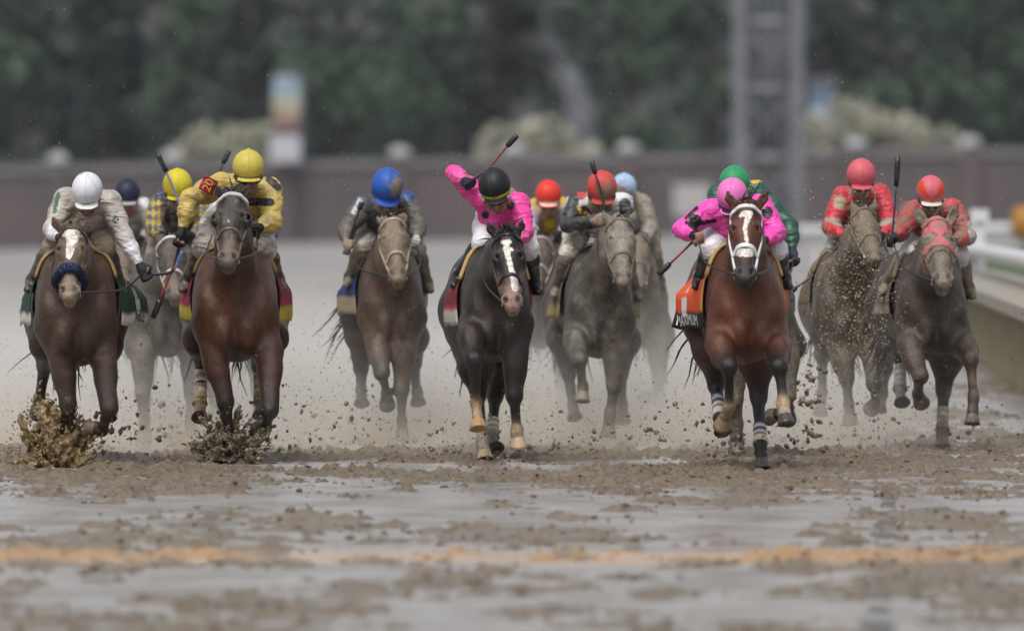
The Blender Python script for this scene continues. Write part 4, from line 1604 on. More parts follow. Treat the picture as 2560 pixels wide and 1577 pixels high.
def tree(x, y, h, w_, mat, label, seed, base=0.0, bark='bark', low=.18, n=1500, size=.34, cat='tree', group='trees behind the brick wall'):
    r = np.random.default_rng(seed)
    t = root('tree', (x, y, base), label, cat, group)
    mb = MB()
    tr = .018 * h + .08
    pts = [A(x, y, base - .5), A(x + r.uniform(-.2, .2), y, base + h * .3), A(x + r.uniform(-.4, .4), y, base + h * .62), A(x + r.uniform(-.4, .4), y, base + h * .9)]
    mb.tube(smooth_path(pts, 4), [tr * (1 - .85 * i / 12) for i in range(13)], 8)
    for i in range(7):
        z = base + h * r.uniform(.25, .75)
        a = r.uniform(0, 6.28)
        L_ = w_ * r.uniform(.5, .95)
        p = A(x, y, z)
        mb.tube([p, p + A(math.cos(a) * L_ * .5, math.sin(a) * L_ * .5, L_ * .35), p + A(math.cos(a) * L_, math.sin(a) * L_, L_ * .8)], [tr * .4, tr * .25, .02], 5)
    mb.build('trunk', M[bark], t)
    bl = []
    for i in range(17):
        k = r.uniform(low, 1)
        a = r.uniform(0, 6.28)
        wd = w_ * (math.sin(min(1, .25 + .9 * (1 - k) + .15) * 1.6)) * .75
        c = (x + math.cos(a) * wd * r.uniform(.2, 1), y + math.sin(a) * wd * r.uniform(.2, 1) * .7, base + h * k * .92)
        bl.append((c, w_ * r.uniform(.25, .48), r.uniform(.6, .95), 1.0))
    V, F, Cc = leaves(bl, n, size, r)
    mk('crown', V, np.array(F), M[mat], t, False, col=np.array(Cc))
    return t

TREES = [  # px centre, depth beyond wall, height m, half width m, leaf, label
    (40, 40, 15, 3.4, 'leafB', 'mid green upright tree at the far left above the wall'),
    (260, 52, 17, 4.0, 'leafA', 'dark broad tree second from the left behind the wall'),
    (470, 44, 15, 3.6, 'leafB', 'dull green tree behind the left pale bushes'),
    (640, 58, 18, 4.4, 'leafA', 'dark tall tree behind the left banner'),
    (860, 42, 15, 4.6, 'leafB', 'wide mid green tree right of the left banner'),
    (1060, 52, 17, 4.2, 'leafB', 'tall mid green tree above the raised crop'),
    (1230, 60, 18, 3.8, 'leafC', 'brownish dark tree left of the pale trunk'),
    (1560, 42, 15, 3.6, 'leafB', 'mid green tree right of the pale trunk'),
    (1760, 54, 17, 4.2, 'leafB', 'green tree directly behind the steel tower'),
    (2060, 48, 17, 4.0, 'leafA', 'dark tree right of the steel tower above the blossom'),
    (2250, 40, 15, 4.2, 'leafB', 'fresh green tree above the far right jockeys'),
    (2440, 46, 16, 4.4, 'leafB', 'wide green tree second from the right edge'),
    (2620, 56, 17, 4.0, 'leafA', 'dark tree at the right edge behind the wall'),
    (-160, 52, 16, 4.2, 'leafA', 'dark tree outside the left edge behind the wall'),
]
for i, (px, dd, h_, w_, lf, lab) in enumerate(TREES):
    y = BGD + dd
    tree((px - PCX) * y / FPX, y, h_, w_, lf, lab, 100 + i, 0, n=2600, size=.27)
# pale-barked tree whose trunk shows between the crowns
y = BGD + 26
k_ = y / FPX
pt = root('tree', ((1450 - PCX) * k_, y, 0), 'tree with a pale grey trunk and two limbs showing between the crowns', 'tree', 'trees behind the brick wall')
mb = MB()
pz = lambda px, py: A((px - PCX) * k_, y, CAM_H + (HORIZON - py) * y / FPX)
mb.tube(smooth_path([pz(1462, 470), pz(1458, 300), pz(1440, 240), pz(1424, 170)], 5), [.8, .8, .8, .8, .78, .78, .76, .74, .72, .7, .66, .62, .56, .5, .46, .4], 10)
mb.build('trunk', M['pale_bark'], pt)
for q in ([pz(1424, 185), pz(1385, 120), pz(1368, 40), pz(1362, -120)], [pz(1428, 185), pz(1470, 120), pz(1476, 60), pz(1520, 10), pz(1560, -100)]):
    mb = MB()
    mb.tube(smooth_path(q, 4), .24, 8)
    mb.build('limb', M['pale_bark'], pt)
V, F, Cc = leaves([(pz(1400, -60), 2.8, .7, 1), (pz(1560, -40), 2.8, .7, 1), (pz(1500, 330), 1.2, 1, .4), (pz(1400, 60), 1.0, 1, .3), (pz(1460, 120), .9, 1.2, .3)], 900, .34, np.random.default_rng(9))
mk('crown', V, np.array(F), M['leafB'], pt, False, col=np.array(Cc))
# deep wood behind them, its leaf colour painting the shade in the gaps
rb = np.random.default_rng(77)
bl = [((rb.uniform(-46, 46), rb.uniform(640, 670), rb.uniform(1, 20)), rb.uniform(2.5, 4.5), .9, 1) for _ in range(130)]
V, F, Cc = leaves(bl, 7000, .85, rb, .3)
tag(mk('far_wood', V, np.array(F), M['leafA'], None, False, col=np.array(Cc)), 'dark wood closing the view behind the trees', 'wood', kind='stuff')

BUSH = [((440, 372), 1.1, 'small cream flowering bush left of the left blossom bushes'), ((520, 345), 1.7, 'tall cream flowering bush over the wall at left'), ((615, 362), 1.5, 'cream flowering bush beside the left banner'),
        ((1275, 345), 1.3, 'cream flowering bush over the wall behind the raised crop'), ((1370, 338), 1.4, 'middle cream flowering bush under the pale trunk'), ((1450, 350), 1.2, 'cream flowering bush right of the raised crop'),
        ((2050, 335), 1.3, 'cream flowering bush beside the steel tower'), ((2140, 305), 1.8, 'biggest cream flowering bush right of the tower'), ((2240, 325), 1.5, 'cream flowering bush above the coral red cap'), ((2335, 345), 1.1, 'rightmost cream flowering bush over the wall')]
for i, ((px, py), r_, lab) in enumerate(BUSH):
    rg = np.random.default_rng(300 + i)
    y = BGD + 2.5
    r_ *= 1.15
    c = A((px - PCX) * y / FPX, y, CAM_H + (HORIZON - py) * y / FPX - .4)
    t = root('flowering_bush', (c[0], y, 0), lab, 'bush', 'cream flowering bushes above the wall')
    bl = [((c[0] + rg.uniform(-.7, .7) * r_, y + rg.uniform(-.4, .4), c[2] + rg.uniform(-.7, .45) * r_), r_ * rg.uniform(.35, .6), .85, 1) for _ in range(9)]
    V, F, Cc = leaves(bl, 900, .19, rg, .25)
    mk('blossom', V, np.array(F), M['cream'], t, False, col=np.array(Cc))
    mb = MB()
    for k in range(4):
        mb.tube([A(c[0] + rg.uniform(-.2, .2), y, 0), A(c[0] + rg.uniform(-.4, .4), y, c[2] * .6), A(c[0] + rg.uniform(-.7, .7) * r_, y, c[2])], [.07, .05, .02], 5)
    mb.build('stem', M['bark'], t)

# banners
def banner(px, py0, py1, wpx, stripes, label, extra=None):
    y = BGD - .9
    kx = y / FPX
    x = (px - PCX) * kx
    z0, z1 = CAM_H + (HORIZON - py1) * kx, CAM_H + (HORIZON - py0) * kx
    t = root('banner', (x, y, 0), label, 'banner')
    hw_ = wpx * kx / 2
    n = len(stripes)
    nr = 24
    v, f, c = [], [], []
    for i in range(nr + 1):
        z = z1 + (z0 - z1) * i / nr
        cc = A(*stripes[min(n - 1, int(i / (nr + 1) * n))])
        for j in range(7):
            xx_ = x - hw_ + 2 * hw_ * j / 6
            v.append((xx_, y + .05 * math.sin(j * 1.3 + i * .3), z))
            c.append((*(cc * .72), .0))
    for i in range(nr):
        for j in range(6):
            f.append((i * 7 + j, (i + 1) * 7 + j, (i + 1) * 7 + j + 1, i * 7 + j + 1))
    o = mk('banner_cloth', v, f, M['flat'], t, True, col=np.array(c))
    md = o.modifiers.new('cloth', 'SOLIDIFY'); md.thickness = .02
    mb = MB()
    mb.tube([A(x + hw_ + .08, y, -1), A(x + hw_ + .08, y, z1 + .3)], .06, 8, (.12, .12, .13))
    mb.build('pole', M['flat'], t)
    mb = MB()
    for z in (z1, z0):
        mb.tube([A(x - hw_, y + .02, z), A(x + hw_ + .08, y + .02, z)], .025, 6, (.3, .3, .3))
    mb.build('bracket', M['flat'], t)
    if extra:
        mb = MB()
        zc = CAM_H + (HORIZON - extra[1]) * kx
        mb.box((x + extra[0] * kx, y - .2, zc), (extra[2] * kx / 2, .12, extra[3] * kx / 2), col=(.42, .43, .48))
        mb.build('sign_panel', M['flat'], t, False)
banner(716, 190, 345, 68, [(.34, .44, .55), (.36, .46, .55), (.50, .50, .36), (.44, .36, .27), (.26, .16, .14), (.14, .085, .09)], 'tall banner with pale blue top and orange brown foot above the wall', (-3, 372, 76, 66))
banner(2050, 196, 292, 56, [(.12, .13, .17), (.13, .20, .30), (.17, .25, .34), (.48, .52, .56)], 'blue grey banner with a white foot right of the steel tower')

# lattice tower
ty = 430.0
tk = ty / FPX
tw = root('lattice_tower', ((1922 - PCX) * tk, ty, 0), 'tall grey steel lattice tower in front of the wall', 'tower')
tx0, tx1 = (1848 - PCX) * tk, (1992 - PCX) * tk
M['galv'] = plain('galvanised_steel', (.15, .155, .175), .5, .2, vary=.12, vscale=1)
corners = [(tx0, ty), (tx1, ty - .3), (tx1 - .45, ty + 1.9), (tx0 + .55, ty + 1.9)]
for (cx_, cy_) in corners:
    mb = MB()
    mb.box((cx_, cy_, 7), (.24 if cy_ < ty + 1 else .13, .17, 8))
    mb.build('leg', M['galv'], tw, False)
for (cx_, wd) in (((1905 - PCX) * tk, .07), ((1935 - PCX) * tk, .09)):
    mb = MB()
    mb.tube([A(cx_, ty + 1, -1), A(cx_, ty + 1, 15)], wd, 8)
    mb.build('cable_duct', M['galv'], tw)
for i, py in enumerate((745, 570, 396, 224, 57, -110)):
    z = CAM_H + (HORIZON - py) * tk
    for (a, b) in ((0, 1), (1, 2), (2, 3), (3, 0)):
        mb = MB()
        pa, pb_ = A(*corners[a], z), A(*corners[b], z)
        mb.tube([pa, pb_], .17 if a == 0 else .09, 6)
        mb.build('strut', M['galv'], tw)
    if i:
        for (a, b) in ((0, 1), (1, 2), (3, 0)):
            mb = MB()
            mb.tube([A(*corners[a], zp), A(*corners[b], z)], .05, 5)
            mb.build('brace', M['galv'], tw)
            mb = MB()
            mb.tube([A(*corners[b], zp), A(*corners[a], z)], .05, 5)
            mb.build('brace', M['galv'], tw)
    zp = z

# inner rail with its ledge and apron at the right
M['white_rail'] = plain('white_rail', (.58, .58, .60), .4, vary=.05)
M['apron'] = plain('olive_apron', (.20, .168, .085), .75, vary=.25, vscale=3, bump=.3, bscale=6)
M['ledge'] = plain('tan_ledge', (.27, .245, .205), .7, vary=.1, vscale=2)
rl = root('inner_rail', (5, 110, 0), 'white rail on a tan ledge with an olive apron at the right edge', 'rail')
path = [A(4.50, 92, 0), A(4.77, 106, 0), A(5.25, 131, 0), A(5.75, 160, 0), A(8.0, 245, 0)]
path = smooth_path(path, 6)
def sweep(name, prof, mat):
    v, f = [], []
    for p in path:
        for (dx, z) in prof:
            v.append((p[0] + dx, p[1], z))
    n = len(prof)
    for i in range(len(path) - 1):
        for k in range(n):
            f.append((i * n + k, (i + 1) * n + k, (i + 1) * n + (k + 1) % n, i * n + (k + 1) % n))
    f.append(tuple(range(n)))
    f.append(tuple((len(path) - 1) * n + k for k in range(n))[::-1])
    return mk(name, v, f, mat, rl, False)
sweep('apron', [(0, -.1), (.0, .02), (.10, .66), (.22, .66), (.22, -.1)], M['apron'])
sweep('ledge', [(-.16, .72), (-.16, .84), (.55, .92), (.55, .72)], M['ledge'])
tp = [p + A(.25, 0, 1.18) for p in path]
mb = MB()
mb.tube(tp, .085, 10)
mb.build('top_rail', M['white_rail'], rl)
dlen = np.cumsum([0] + [np.linalg.norm(path[i + 1] - path[i]) for i in range(len(path) - 1)])
for s_ in (11.0, 45.0, 80.0, 115.0):
    i = min(np.searchsorted(dlen, s_), len(path) - 1)
    p = path[i]
    mb = MB()
    mb.box(p + A(.33, 0, 1.17), (.06, .06, .40))
    mb.build('post', M['white_rail'], rl, False)
    mb = MB()
    mb.box(p + A(.33, 0, 1.60), (.11, .10, .075))
    mb.build('post_cap', M['white_rail'], rl, False)
v, f = grid(lambda y: 1, [90, 120, 160, 245], 2, lambda X, Y: X * 0 + .74)
v[:, 0] = np.where(v[:, 0] < 0, np.interp(v[:, 1], [q[1] for q in path], [q[0] for q in path]) + .56, 60)
struct(mk('turf', v, f, plain('turf', (.05, .085, .03), .8, vary=.3, vscale=6)))
fr_ = root('far_rail', (9, 246, 0), 'pale far rail running across behind the red jockeys', 'rail')
mb = MB()
mb.tube([A(6.2, 247, 1.12), A(14, 247, 1.20)], .11, 8)
mb.build('top_rail', M['white_rail'], fr_)
for i in range(5):
    mb = MB()
    mb.box((6.6 + i * 1.7, 247.15, .5), (.05, .05, .6))
    mb.build('post', M['white_rail'], fr_, False)
om = root('marker_post', (10.85, 240, 0), 'orange padded marker post by the far rail at the right edge', 'marker')
mb = MB()
mb.tube([A(10.85, 240, z) for z in (.95, 1.0, 1.3, 1.6, 1.66)], [.20, .30, .33, .28, .15], 12, (.36, .18, .03))
mb.build('pad', M['flat'], om)
mb = MB()
mb.tube([A(10.85, 240, -.2), A(10.85, 240, 1.0)], .06, 8, (.3, .3, .3))
mb.build('post', M['flat'], om)

# damp air over the whole course
def volume_mat(name, col, dens, aniso=.0):
    m = bpy.data.materials.new(name)
    m.use_nodes = True
    t = m.node_tree
    t.nodes.clear()
    o = t.nodes.new('ShaderNodeOutputMaterial')
    pv = t.nodes.new('ShaderNodeVolumePrincipled')
    pv.inputs['Color'].default_value = (*col, 1)
    pv.inputs['Density'].default_value = dens
    pv.inputs['Anisotropy'].default_value = aniso
    t.links.new(pv.outputs[0], o.inputs['Volume'])
    return m, t, pv
HAZE = .00006
hm, _, _ = volume_mat('haze', (.78, .84, .95), HAZE)
mb = MB()
mb.box((0, 340, 11.5), (70, 365, 14.8))
hz = mb.build('haze', hm, None, False)
hz['kind'] = 'stuff'
# ------------------------------------------------------------------ the front four
BAYD = (.085, .036, .021)
hJ = make_horse(dict(
    seed=10, D=75.0, h=.0135, label='bay horse with a white stripe on its face and a white bridle, orange saddle cloth', coat=(.135, .036, .013), head=(.115, .032, .013), muzzle=(.03, .022, .02), chin=(.035, .028, .026),
    mud=.02, headmud=.0, cx=1868, rx=1812, bot=899, hw=97, rhw=98, poll=(1865, 506, .80), muz=(1863, 703), ears=((1814, 464), (1924, 462)), earturn=.1,
    fl=dict(p=[(1800, 862, .48), (1823, 916, .78), (1823, 1015, .62), (1808, 1062, .50)], c=[(.11, .032, .013), (.02, .012, .01), BLACK, (.42, .30, .19), (.40, .28, .17)], hc=(.30, .20, .12), toe=(-.3, -1, -.3)),
    fr=dict(p=[(1942, 868, .48), (1947, 918, .82), (1958, 1008, .86), (1966, 1066, .92)], c=[(.11, .032, .013), (.015, .011, .01), BLACK, (.50, .37, .24), (.52, .40, .28)], hc=(.06, .055, .05), toe=(0, -1, .3)),
    hl=dict(p=[(1778, 872, -.70), (1790, 962, -.80), (1800, 1046, -.52), (1808, 1086, -.38)], c=[(.07, .02, .01), (.018, .012, .01), BLACK, BLACK, BLACK], hc=(.05, .048, .05), band=(.35, .95, (.06, .08, .2), (.66, .58, .45))),
    hr=dict(p=[(1893, 905, -.45), (1896, 992, -.45), (1901, 1110, -.22), (1906, 1176, -.16)], c=[(.07, .02, .01), (.018, .012, .01), BLACK, BLACK, BLACK], hc=(.09, .08, .075), band=(.58, .98, (.06, .08, .2), (.66, .58, .45))),
    marks=[((1851, 540, 4), (1862, 533, 7)), ((1862, 533, 7), (1874, 534, 8)), ((1874, 534, 8), (1866, 556, 6)), ((1866, 556, 6), (1862, 572, 5)), ((1862, 572, 5), (1867, 603, 4.5)), ((1842, 631, 9), (1884, 630, 9)), ((1850, 634, 8), (1878, 634, 8))],
    bridle=dict(c=(.78, .78, .79), mud=.0, nose=.36, nw=1.2, w=.028), forelock=8,
    cloth=dict(c=(.66, .085, .02), hem=.24, hemc=(.012, .012, .014), line=.06, linec=(.55, .30, .06), pad=(.50, .32, .10), front=(.5, .28, .06), mud=.0, flare=.10, fan=.17, fanr=.04, a=1.80, f=(.06, -.86)),
    rein1=(1925, 610, .4)))
rJ = make_rider(dict(
    seed=10, D=75.0, label='jockey in plain hot pink silks, pink cap and white breeches', helm=(1830, 488, 40), look=(34, -8, 0), silk=(.82, .075, .43), cap=(.72, .16, .47), mud=.0, bmud=.03, tmud=.06, capmud=.0,
    sh=((1772, 530), (1903, 519)), el=((1706, 574), (1942, 582)), ha=((1743, 592, .36), (1905, 606, .40)), kn=((1782, 622), (1940, 622)), ft=((1752, 692), (1958, 692)),
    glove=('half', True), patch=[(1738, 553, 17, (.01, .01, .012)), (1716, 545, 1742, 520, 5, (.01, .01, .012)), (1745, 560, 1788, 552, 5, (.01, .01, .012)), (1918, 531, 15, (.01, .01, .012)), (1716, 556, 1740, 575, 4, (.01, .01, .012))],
    capf=lambda l, c: np.where(((l[:, 2] < -.046) & (l[:, 2] > -.062))[:, None], A(.02, .01, .03), c), seams=(0.0,), breech=(.74, .72, .78)))
make_crop(rJ, [(1746, 588, .36), (1727, 609, .36), (1690, 645, .36), (1645, 687, .36)], 'black crop with red shaft held low by the pink capped jockey')
reins(hJ, rJ)
cloth_text(hJ, 'MAXIMUM', -1, .96, 1.745, .105, (.75, .75, .75), 1.05)
cloth_text(hJ, 'CURL', 1, .30, 1.745, .095, (.75, .75, .75))

hA = make_horse(dict(
    seed=1, D=76.4, h=.0135, label='dark bay horse at the far left with a blue fleece noseband and muddy white face', coat=(.066, .031, .017), head=(.15, .095, .062), muzzle=(.30, .23, .165), chin=(.40, .30, .16),
    mud=.34, headmud=.55, cx=190, rx=190, bot=905, hw=104, rhw=128, poll=(180, 562, .80), muz=(172, 743), ears=((129, 537), (222, 541)), earturn=.4, roll=0,
    fl=dict(p=[(158, 893, .38), (170, 1012, .46), (182, 1098, .30), (186, 1162, .26)], c=[(.06, .026, .017), (.03, .017, .012), (.025, .016, .012), (.05, .03, .02), (.2, .13, .08)], hc=(.15, .10, .06)),
    fr=dict(p=[(257, 893, .38), (274, 1020, .60), (256, 1074, .34), (212, 1060, .30)], c=[(.06, .026, .017), (.03, .017, .012), (.025, .016, .012), (.04, .025, .018), (.2, .12, .08)], hc=(.30, .20, .14), toe=(-.2, -.3, -1)),
    hl=dict(p=[(120, 858, -.72), (112, 912, -1.25), (99, 1000, -1.48), (96, 1026, -1.60)], c=[(.05, .022, .015), (.018, .013, .012), BLACK, (.09, .08, .07), (.10, .085, .07)], hc=(.06, .05, .045)),
    hr=dict(p=[(262, 862, -.72), (266, 935, -1.0), (270, 1010, -.8), (272, 1052, -.7)], c=[(.05, .022, .015), (.018, .013, .012), BLACK, BLACK, BLACK]),
    marks=[((180, 586, 17), (180, 606, 14)), ((180, 606, 14), (172, 640, 8)), ((160, 584, 8), (200, 586, 8))],
    bridle=dict(c=(.06, .035, .025), mud=.45, nose=.40, roll=(.022, .034, .105)), forelock=6, hairmat='tan_hair', mane=16,
    cloth=dict(c=(.016, .05, .032), hem=.22, hemc=(.62, .58, .52), line=.02, linec=(.02, .06, .04), pad=(.34, .22, .09), mud=.25, flare=.12, fan=.12, fanr=.21, a=1.74, f=(.05, -.66))))
rA = make_rider(dict(
    seed=1, D=76.4, label='jockey in mud stained white silks and white helmet reaching out with a black glove', helm=(218, 474, 40), look=(34, -4, 0), silk=(.40, .365, .33), sleeve=(.46, .43, .40), cap=(.64, .64, .69), mud=.52, bmud=1.0, tmud=.6, capmud=.26, facemud=.35,
    sh=((163, 500), (276, 506)), el=((128, 572), (312, 594)), ha=((152, 600, .42), (360, 680, .20)), kn=((131, 622), (260, 618)), ft=((84, 700), (296, 706)),
    glove=(True, True), grip=((0.3, 0, -1), (1, .0, -.1)), breech=(.30, .25, .17), boot=(.05, .035, .03), goggles=False, cuff=(.68, .66, .70), puff=.92, seams=(0.0, .9),
    patch=[(289, 548, 10, (.02, .05, .035)), (146, 486, 136, 530, 5, (.02, .12, .05))],
    capf=lambda l, c: np.where(((l[:, 2] < -.040) & (l[:, 2] > -.056) & (l[:, 0] < .06))[:, None], A(.34, .42, .09), c)))
make_crop(rA, [(355, 681, .20), (378, 685, .20), (412, 684, .22), (433, 677, .24), (446, 652, .26), (456, 628, .28)], 'blue and black crop in the glove of the white helmeted jockey', (.10, .18, .45), .55, (.10, .18, .45), .5)
reins(hA, rA)
cloth_text(hA, 'ABLE', 1, .46, 1.70, .115, (.03, .05, .04), 1.0, .1)

hD = make_horse(dict(
    seed=4, D=77.5, h=.0135, label='chestnut bay horse in dark blinkers and silver browband under the yellow jockey', coat=(.105, .040, .019), head=(.045, .034, .028), muzzle=(.17, .125, .09), chin=(.30, .22, .13),
    mud=.24, headmud=.42, cx=588, rx=588, bot=893, hw=109, rhw=134, poll=(581, 478, .82), muz=(569, 660), ears=((541, 455), (616, 454)), earturn=.3, roll=0, hww=1.02,
    fl=dict(p=[(537, 880, .40), (563, 1004, .48), (571, 1098, .38), (573, 1152, .34)], c=[(.085, .03, .017), (.02, .012, .01), BLACK, (.02, .014, .012), (.05, .04, .03)], hc=(.04, .035, .03)),
    fr=dict(p=[(672, 880, .40), (675, 1022, .64), (664, 1064, .36), (648, 1064, .24)], c=[(.085, .03, .017), (.02, .012, .01), BLACK, (.03, .02, .016), (.06, .04, .03)], hc=(.07, .06, .055), toe=(-.2, -.6, -1), m=1.06),
    hl=dict(p=[(500, 846, -.62), (505, 908, -.88), (500, 1004, -.72), (500, 1052, -.52)], c=[(.07, .026, .015), (.02, .012, .01), (.02, .013, .011), (.25, .18, .10), (.25, .18, .10)], hc=(.13, .07, .05), band=(.20, 1.06, (.75, .73, .68), (.42, .31, .17)), bmud=.25, toe=(0, -.5, 1)),
    hr=dict(p=[(676, 842, -.62), (648, 912, -.88), (651, 1004, -.72), (652, 1046, -.62)], c=[(.07, .026, .015), (.02, .012, .01), (.02, .013, .011), (.25, .18, .10), (.3, .28, .25)], hc=(.20, .20, .19), band=(.25, 1.04, (.75, .73, .68), (.42, .31, .17)), bmud=.25),
    marks=[((571, 550, 2.5), (571, 556, 2))],
    bridle=dict(c=(.10, .085, .065), mud=.55, nose=.34, brow=(.62, .62, .60)), forelock=5, mane=18,
    cloth=dict(c=(.22, .02, .05), hem=.30, hemc=(.55, .45, .05), line=.10, linec=(.35, .02, .05), pad=(.33, .19, .05), mud=.12, flare=.08, fan=.12, a=1.78, f=(.03, -.50), front=(.05, .01, .02))))
hD['rein-1'] = (530, 590, .3)
rD = make_rider(dict(
    seed=4, D=77.5, label='jockey in gold satin silks and yellow cap with a red number patch on his sleeve', helm=(621, 417, 41), hf=.30, look=(14, 4, 0), silk=(.50, .37, .10), cap=(.52, .43, .075), mud=.50, bmud=.72, tmud=.75, capmud=.22, facemud=.15,
    sh=((552, 462), (676, 474)), el=((474, 497, .22), (680, 556, .24)), ha=((451, 594, .30), (640, 574, .42)), kn=((508, 618), (664, 622)), ft=((470, 700), (693, 696)),
    glove=(True, True), grip=((.25, .0, -1), (-.3, 0, -1)), breech=(.66, .63, .58), puff=1.12, patch=[(598, 412, 562, 420, 9, (.75, .73, .66)), (566, 424, 580, 424, 6, (.012, .012, .014)), (672, 448, 696, 470, 9, (.012, .012, .014)), (612, 505, 676, 506, 10, (.012, .012, .014))],
    capf=lambda l, c: np.where(((l[:, 2] < -.046) & (l[:, 2] > -.058))[:, None], A(.10, .085, .02), c), seams=(0.0,)))
make_crop(rD, [(455, 585, .30), (449, 612, .30), (430, 674, .31), (405, 738, .32), (382, 795, .33)], 'black crop with red shaft hanging from the yellow jockey', (.30, .02, .02))
reins(hD, rD)
cloth_text(hD, 'U.', 1, .50, 1.70, .10, (.05, .04, .02), 1.0, .1)
# silver beads along the browband and cups of the blinkers
s = hD
P, O = head_ring(s, .05, -1.6, 1.6, .0, 40, .009)
mb = MB()
for i in range(0, len(P)):
    mb.tube([P[i] - s['t'] * .010, P[i] + s['t'] * .010], .0042, 6, (.60, .60, .58))
mb.build('silver_bead', M['flat'], s['rt'])
for e in (-1, 1):
    v, f = [], []
    c = s['H'](e * .095, -.045, .205)
    ax = unit(s['hl'] * e + s['n'] * .35)
    for i in range(7):
        a = .15 + 1.42 * i / 6
        for j in range(16):
            b = 2 * math.pi * j / 16
            d = s['hl'] * e * math.cos(a) * .040 + (s['n'] * math.cos(b) * .048 + s['t'] * math.sin(b) * .060) * math.sin(a)
            v.append(c + d - s['n'] * .015)
    for i in range(6):
        for j in range(16):
            if 1 < i and j in (15, 0):
                continue
            f.append((i * 16 + j, i * 16 + (j + 1) % 16, (i + 1) * 16 + (j + 1) % 16, (i + 1) * 16 + j))
    o = mk('blinker_cup', v, f, M['leather'], s['rt'], col=np.tile(A(.022, .02, .02, .35), (len(v), 1)))
    md = o.modifiers.new('rim', 'SOLIDIFY'); md.thickness = .006
# number patch on the gold sleeve
pr = rD
c = W(520, 462, 77.5 - .22)
ex, ey = unit(A(.42, -.05, .86)), unit(A(-.86, -.15, .46))
nn_ = unit(np.cross(ex, ey))
if nn_[1] > 0: nn_ = -nn_
def bend(x, y):
    return c + ex * x + ey * y + nn_ * (.03 - 3.2 * y * y * .9)
v, f = [], []
for i in range(9):
    for j in range(9):
        v.append(bend((i - 4) / 4 * .052, (j - 4) / 4 * .052))
for i in range(8):
    for j in range(8):
        f.append((i * 9 + j, (i + 1) * 9 + j, (i + 1) * 9 + j + 1, i * 9 + j + 1))
o = mk('number_patch', v, f, M['cloth'], pr['rt'], col=np.tile(A(.30, .012, .035, .05), (len(v), 1)))
md = o.modifiers.new('cloth', 'SOLIDIFY'); md.thickness = .004; md.offset = 0
flat_text('20', lambda x, y: bend(x, y) + nn_ * .004, None, None, .085, (.75, .38, .03), M['flat'], o)

hF = make_horse(dict(
    seed=6, D=78.0, h=.0135, label='dark brown horse with a white blaze and tan lower legs under the black capped jockey', coat=(.036, .023, .019), head=(.022, .014, .012), muzzle=(.38, .24, .20), chin=(.42, .31, .17),
    mud=.10, headmud=.05, cx=1242, rx=1206, bot=896, hw=86, rhw=92, poll=(1268, 576, .80), muz=(1282, 772), ears=((1216, 543), (1307, 533)), earturn=.2, roll=1, hww=1.03,
    fl=dict(p=[(1178, 838, .50), (1186, 900, .78), (1190, 1006, .62), (1197, 1078, .72)], c=[(.035, .022, .018), (.014, .012, .013), BLACK, (.36, .25, .14), (.40, .28, .15)], hc=(.42, .27, .12), toe=(0, -1, .1), hm=1.08),
    fr=dict(p=[(1286, 875, .44), (1286, 990, .52), (1292, 1074, .48), (1296, 1118, .46)], c=[(.035, .02, .016), (.013, .011, .013), BLACK, (.50, .38, .26), (.50, .37, .26)], hc=(.52, .37, .24), toe=(.1, -1, .2)),
    hl=dict(p=[(1192, 920, -.50), (1196, 988, -.62), (1206, 1098, -.30), (1214, 1154, -.22)], c=[(.03, .017, .013), (.014, .012, .012), BLACK, (.50, .42, .33), (.52, .44, .34)], hc=(.52, .40, .24)),
    hr=dict(p=[(1264, 880, -.72), (1238, 990, -.95), (1230, 1092, -.72), (1242, 1128, -.56)], c=[(.05, .02, .014), (.014, .011, .011), BLACK, (.4, .36, .3), (.2, .16, .12)], hc=(.12, .09, .07), band=(.58, 1.0, (.70, .68, .63), (.38, .31, .2))),
    marks=[((1258, 606, 5), (1274, 604, 6)), ((1266, 616, 8), (1270, 640, 7)), ((1270, 640, 7), (1277, 668, 6)), ((1277, 668, 6), (1285, 700, 9)), ((1285, 700, 9), (1289, 718, 10)), ((1262, 622, 5), (1279, 624, 5))],
    bridle=dict(c=(.03, .018, .014), mud=.15, nose=.37), forelock=26, mane=40,
    cloth=dict(c=(.20, .012, .03), hem=.30, hemc=(.60, .55, .48), line=.04, linec=(.45, .06, .08), pad=(.52, .36, .13), mud=.12, flare=.10, fan=.13, fanr=.02, a=1.74, f=(.02, -.62))))
hF['rein-1'] = (1215, 620, .2)
rF = make_rider(dict(
    seed=6, D=78.0, label='jockey in hot pink silks and black cap with yellow band raising his whip arm', helm=(1236, 464, 42), look=(26, -3, -8), silk=(.80, .06, .33), cap=(.012, .012, .016), mud=.0, bmud=.06, tmud=.12, capmud=.0, facemud=.1,
    sh=((1204, 498), (1298, 512)), el=((1136, 434, -.15), (1312, 582, .16)), ha=((1168, 458, .10), (1286, 606, .42)), kn=((1208, 604), (1320, 620)), ft=((1148, 690), (1334, 706)),
    glove=(True, True), grip=((1, 0, .55), (-.3, 0, -1)), breech=(.76, .75, .80), face=(.30, .16, .11), gframe=(.5, .5, .5), cuff=(.78, .10, .36),
    patch=[(1276, 512, 12, (.012, .012, .03)), (1214, 538, 10, (.012, .012, .03))], puff=.95, seams=(0.0,),
    capf=lambda l, c: np.where(((l[:, 2] < -.030) & (l[:, 2] > -.050))[:, None], A(.72, .62, .05), c)))
make_crop(rF, [(1166, 458, .10), (1182, 450, .10), (1225, 416, .10), (1262, 373, .10), (1293, 338, .10)], 'crop with red shaft raised high by the black capped jockey', (.22, .05, .05))
reins(hF, rF)
def capband(x, y, s=rF):
    a = x / .112
    return s['hp'](math.sin(a) * .1045, -.008 + math.cos(a) * .121, -.040 + y / s['k'])
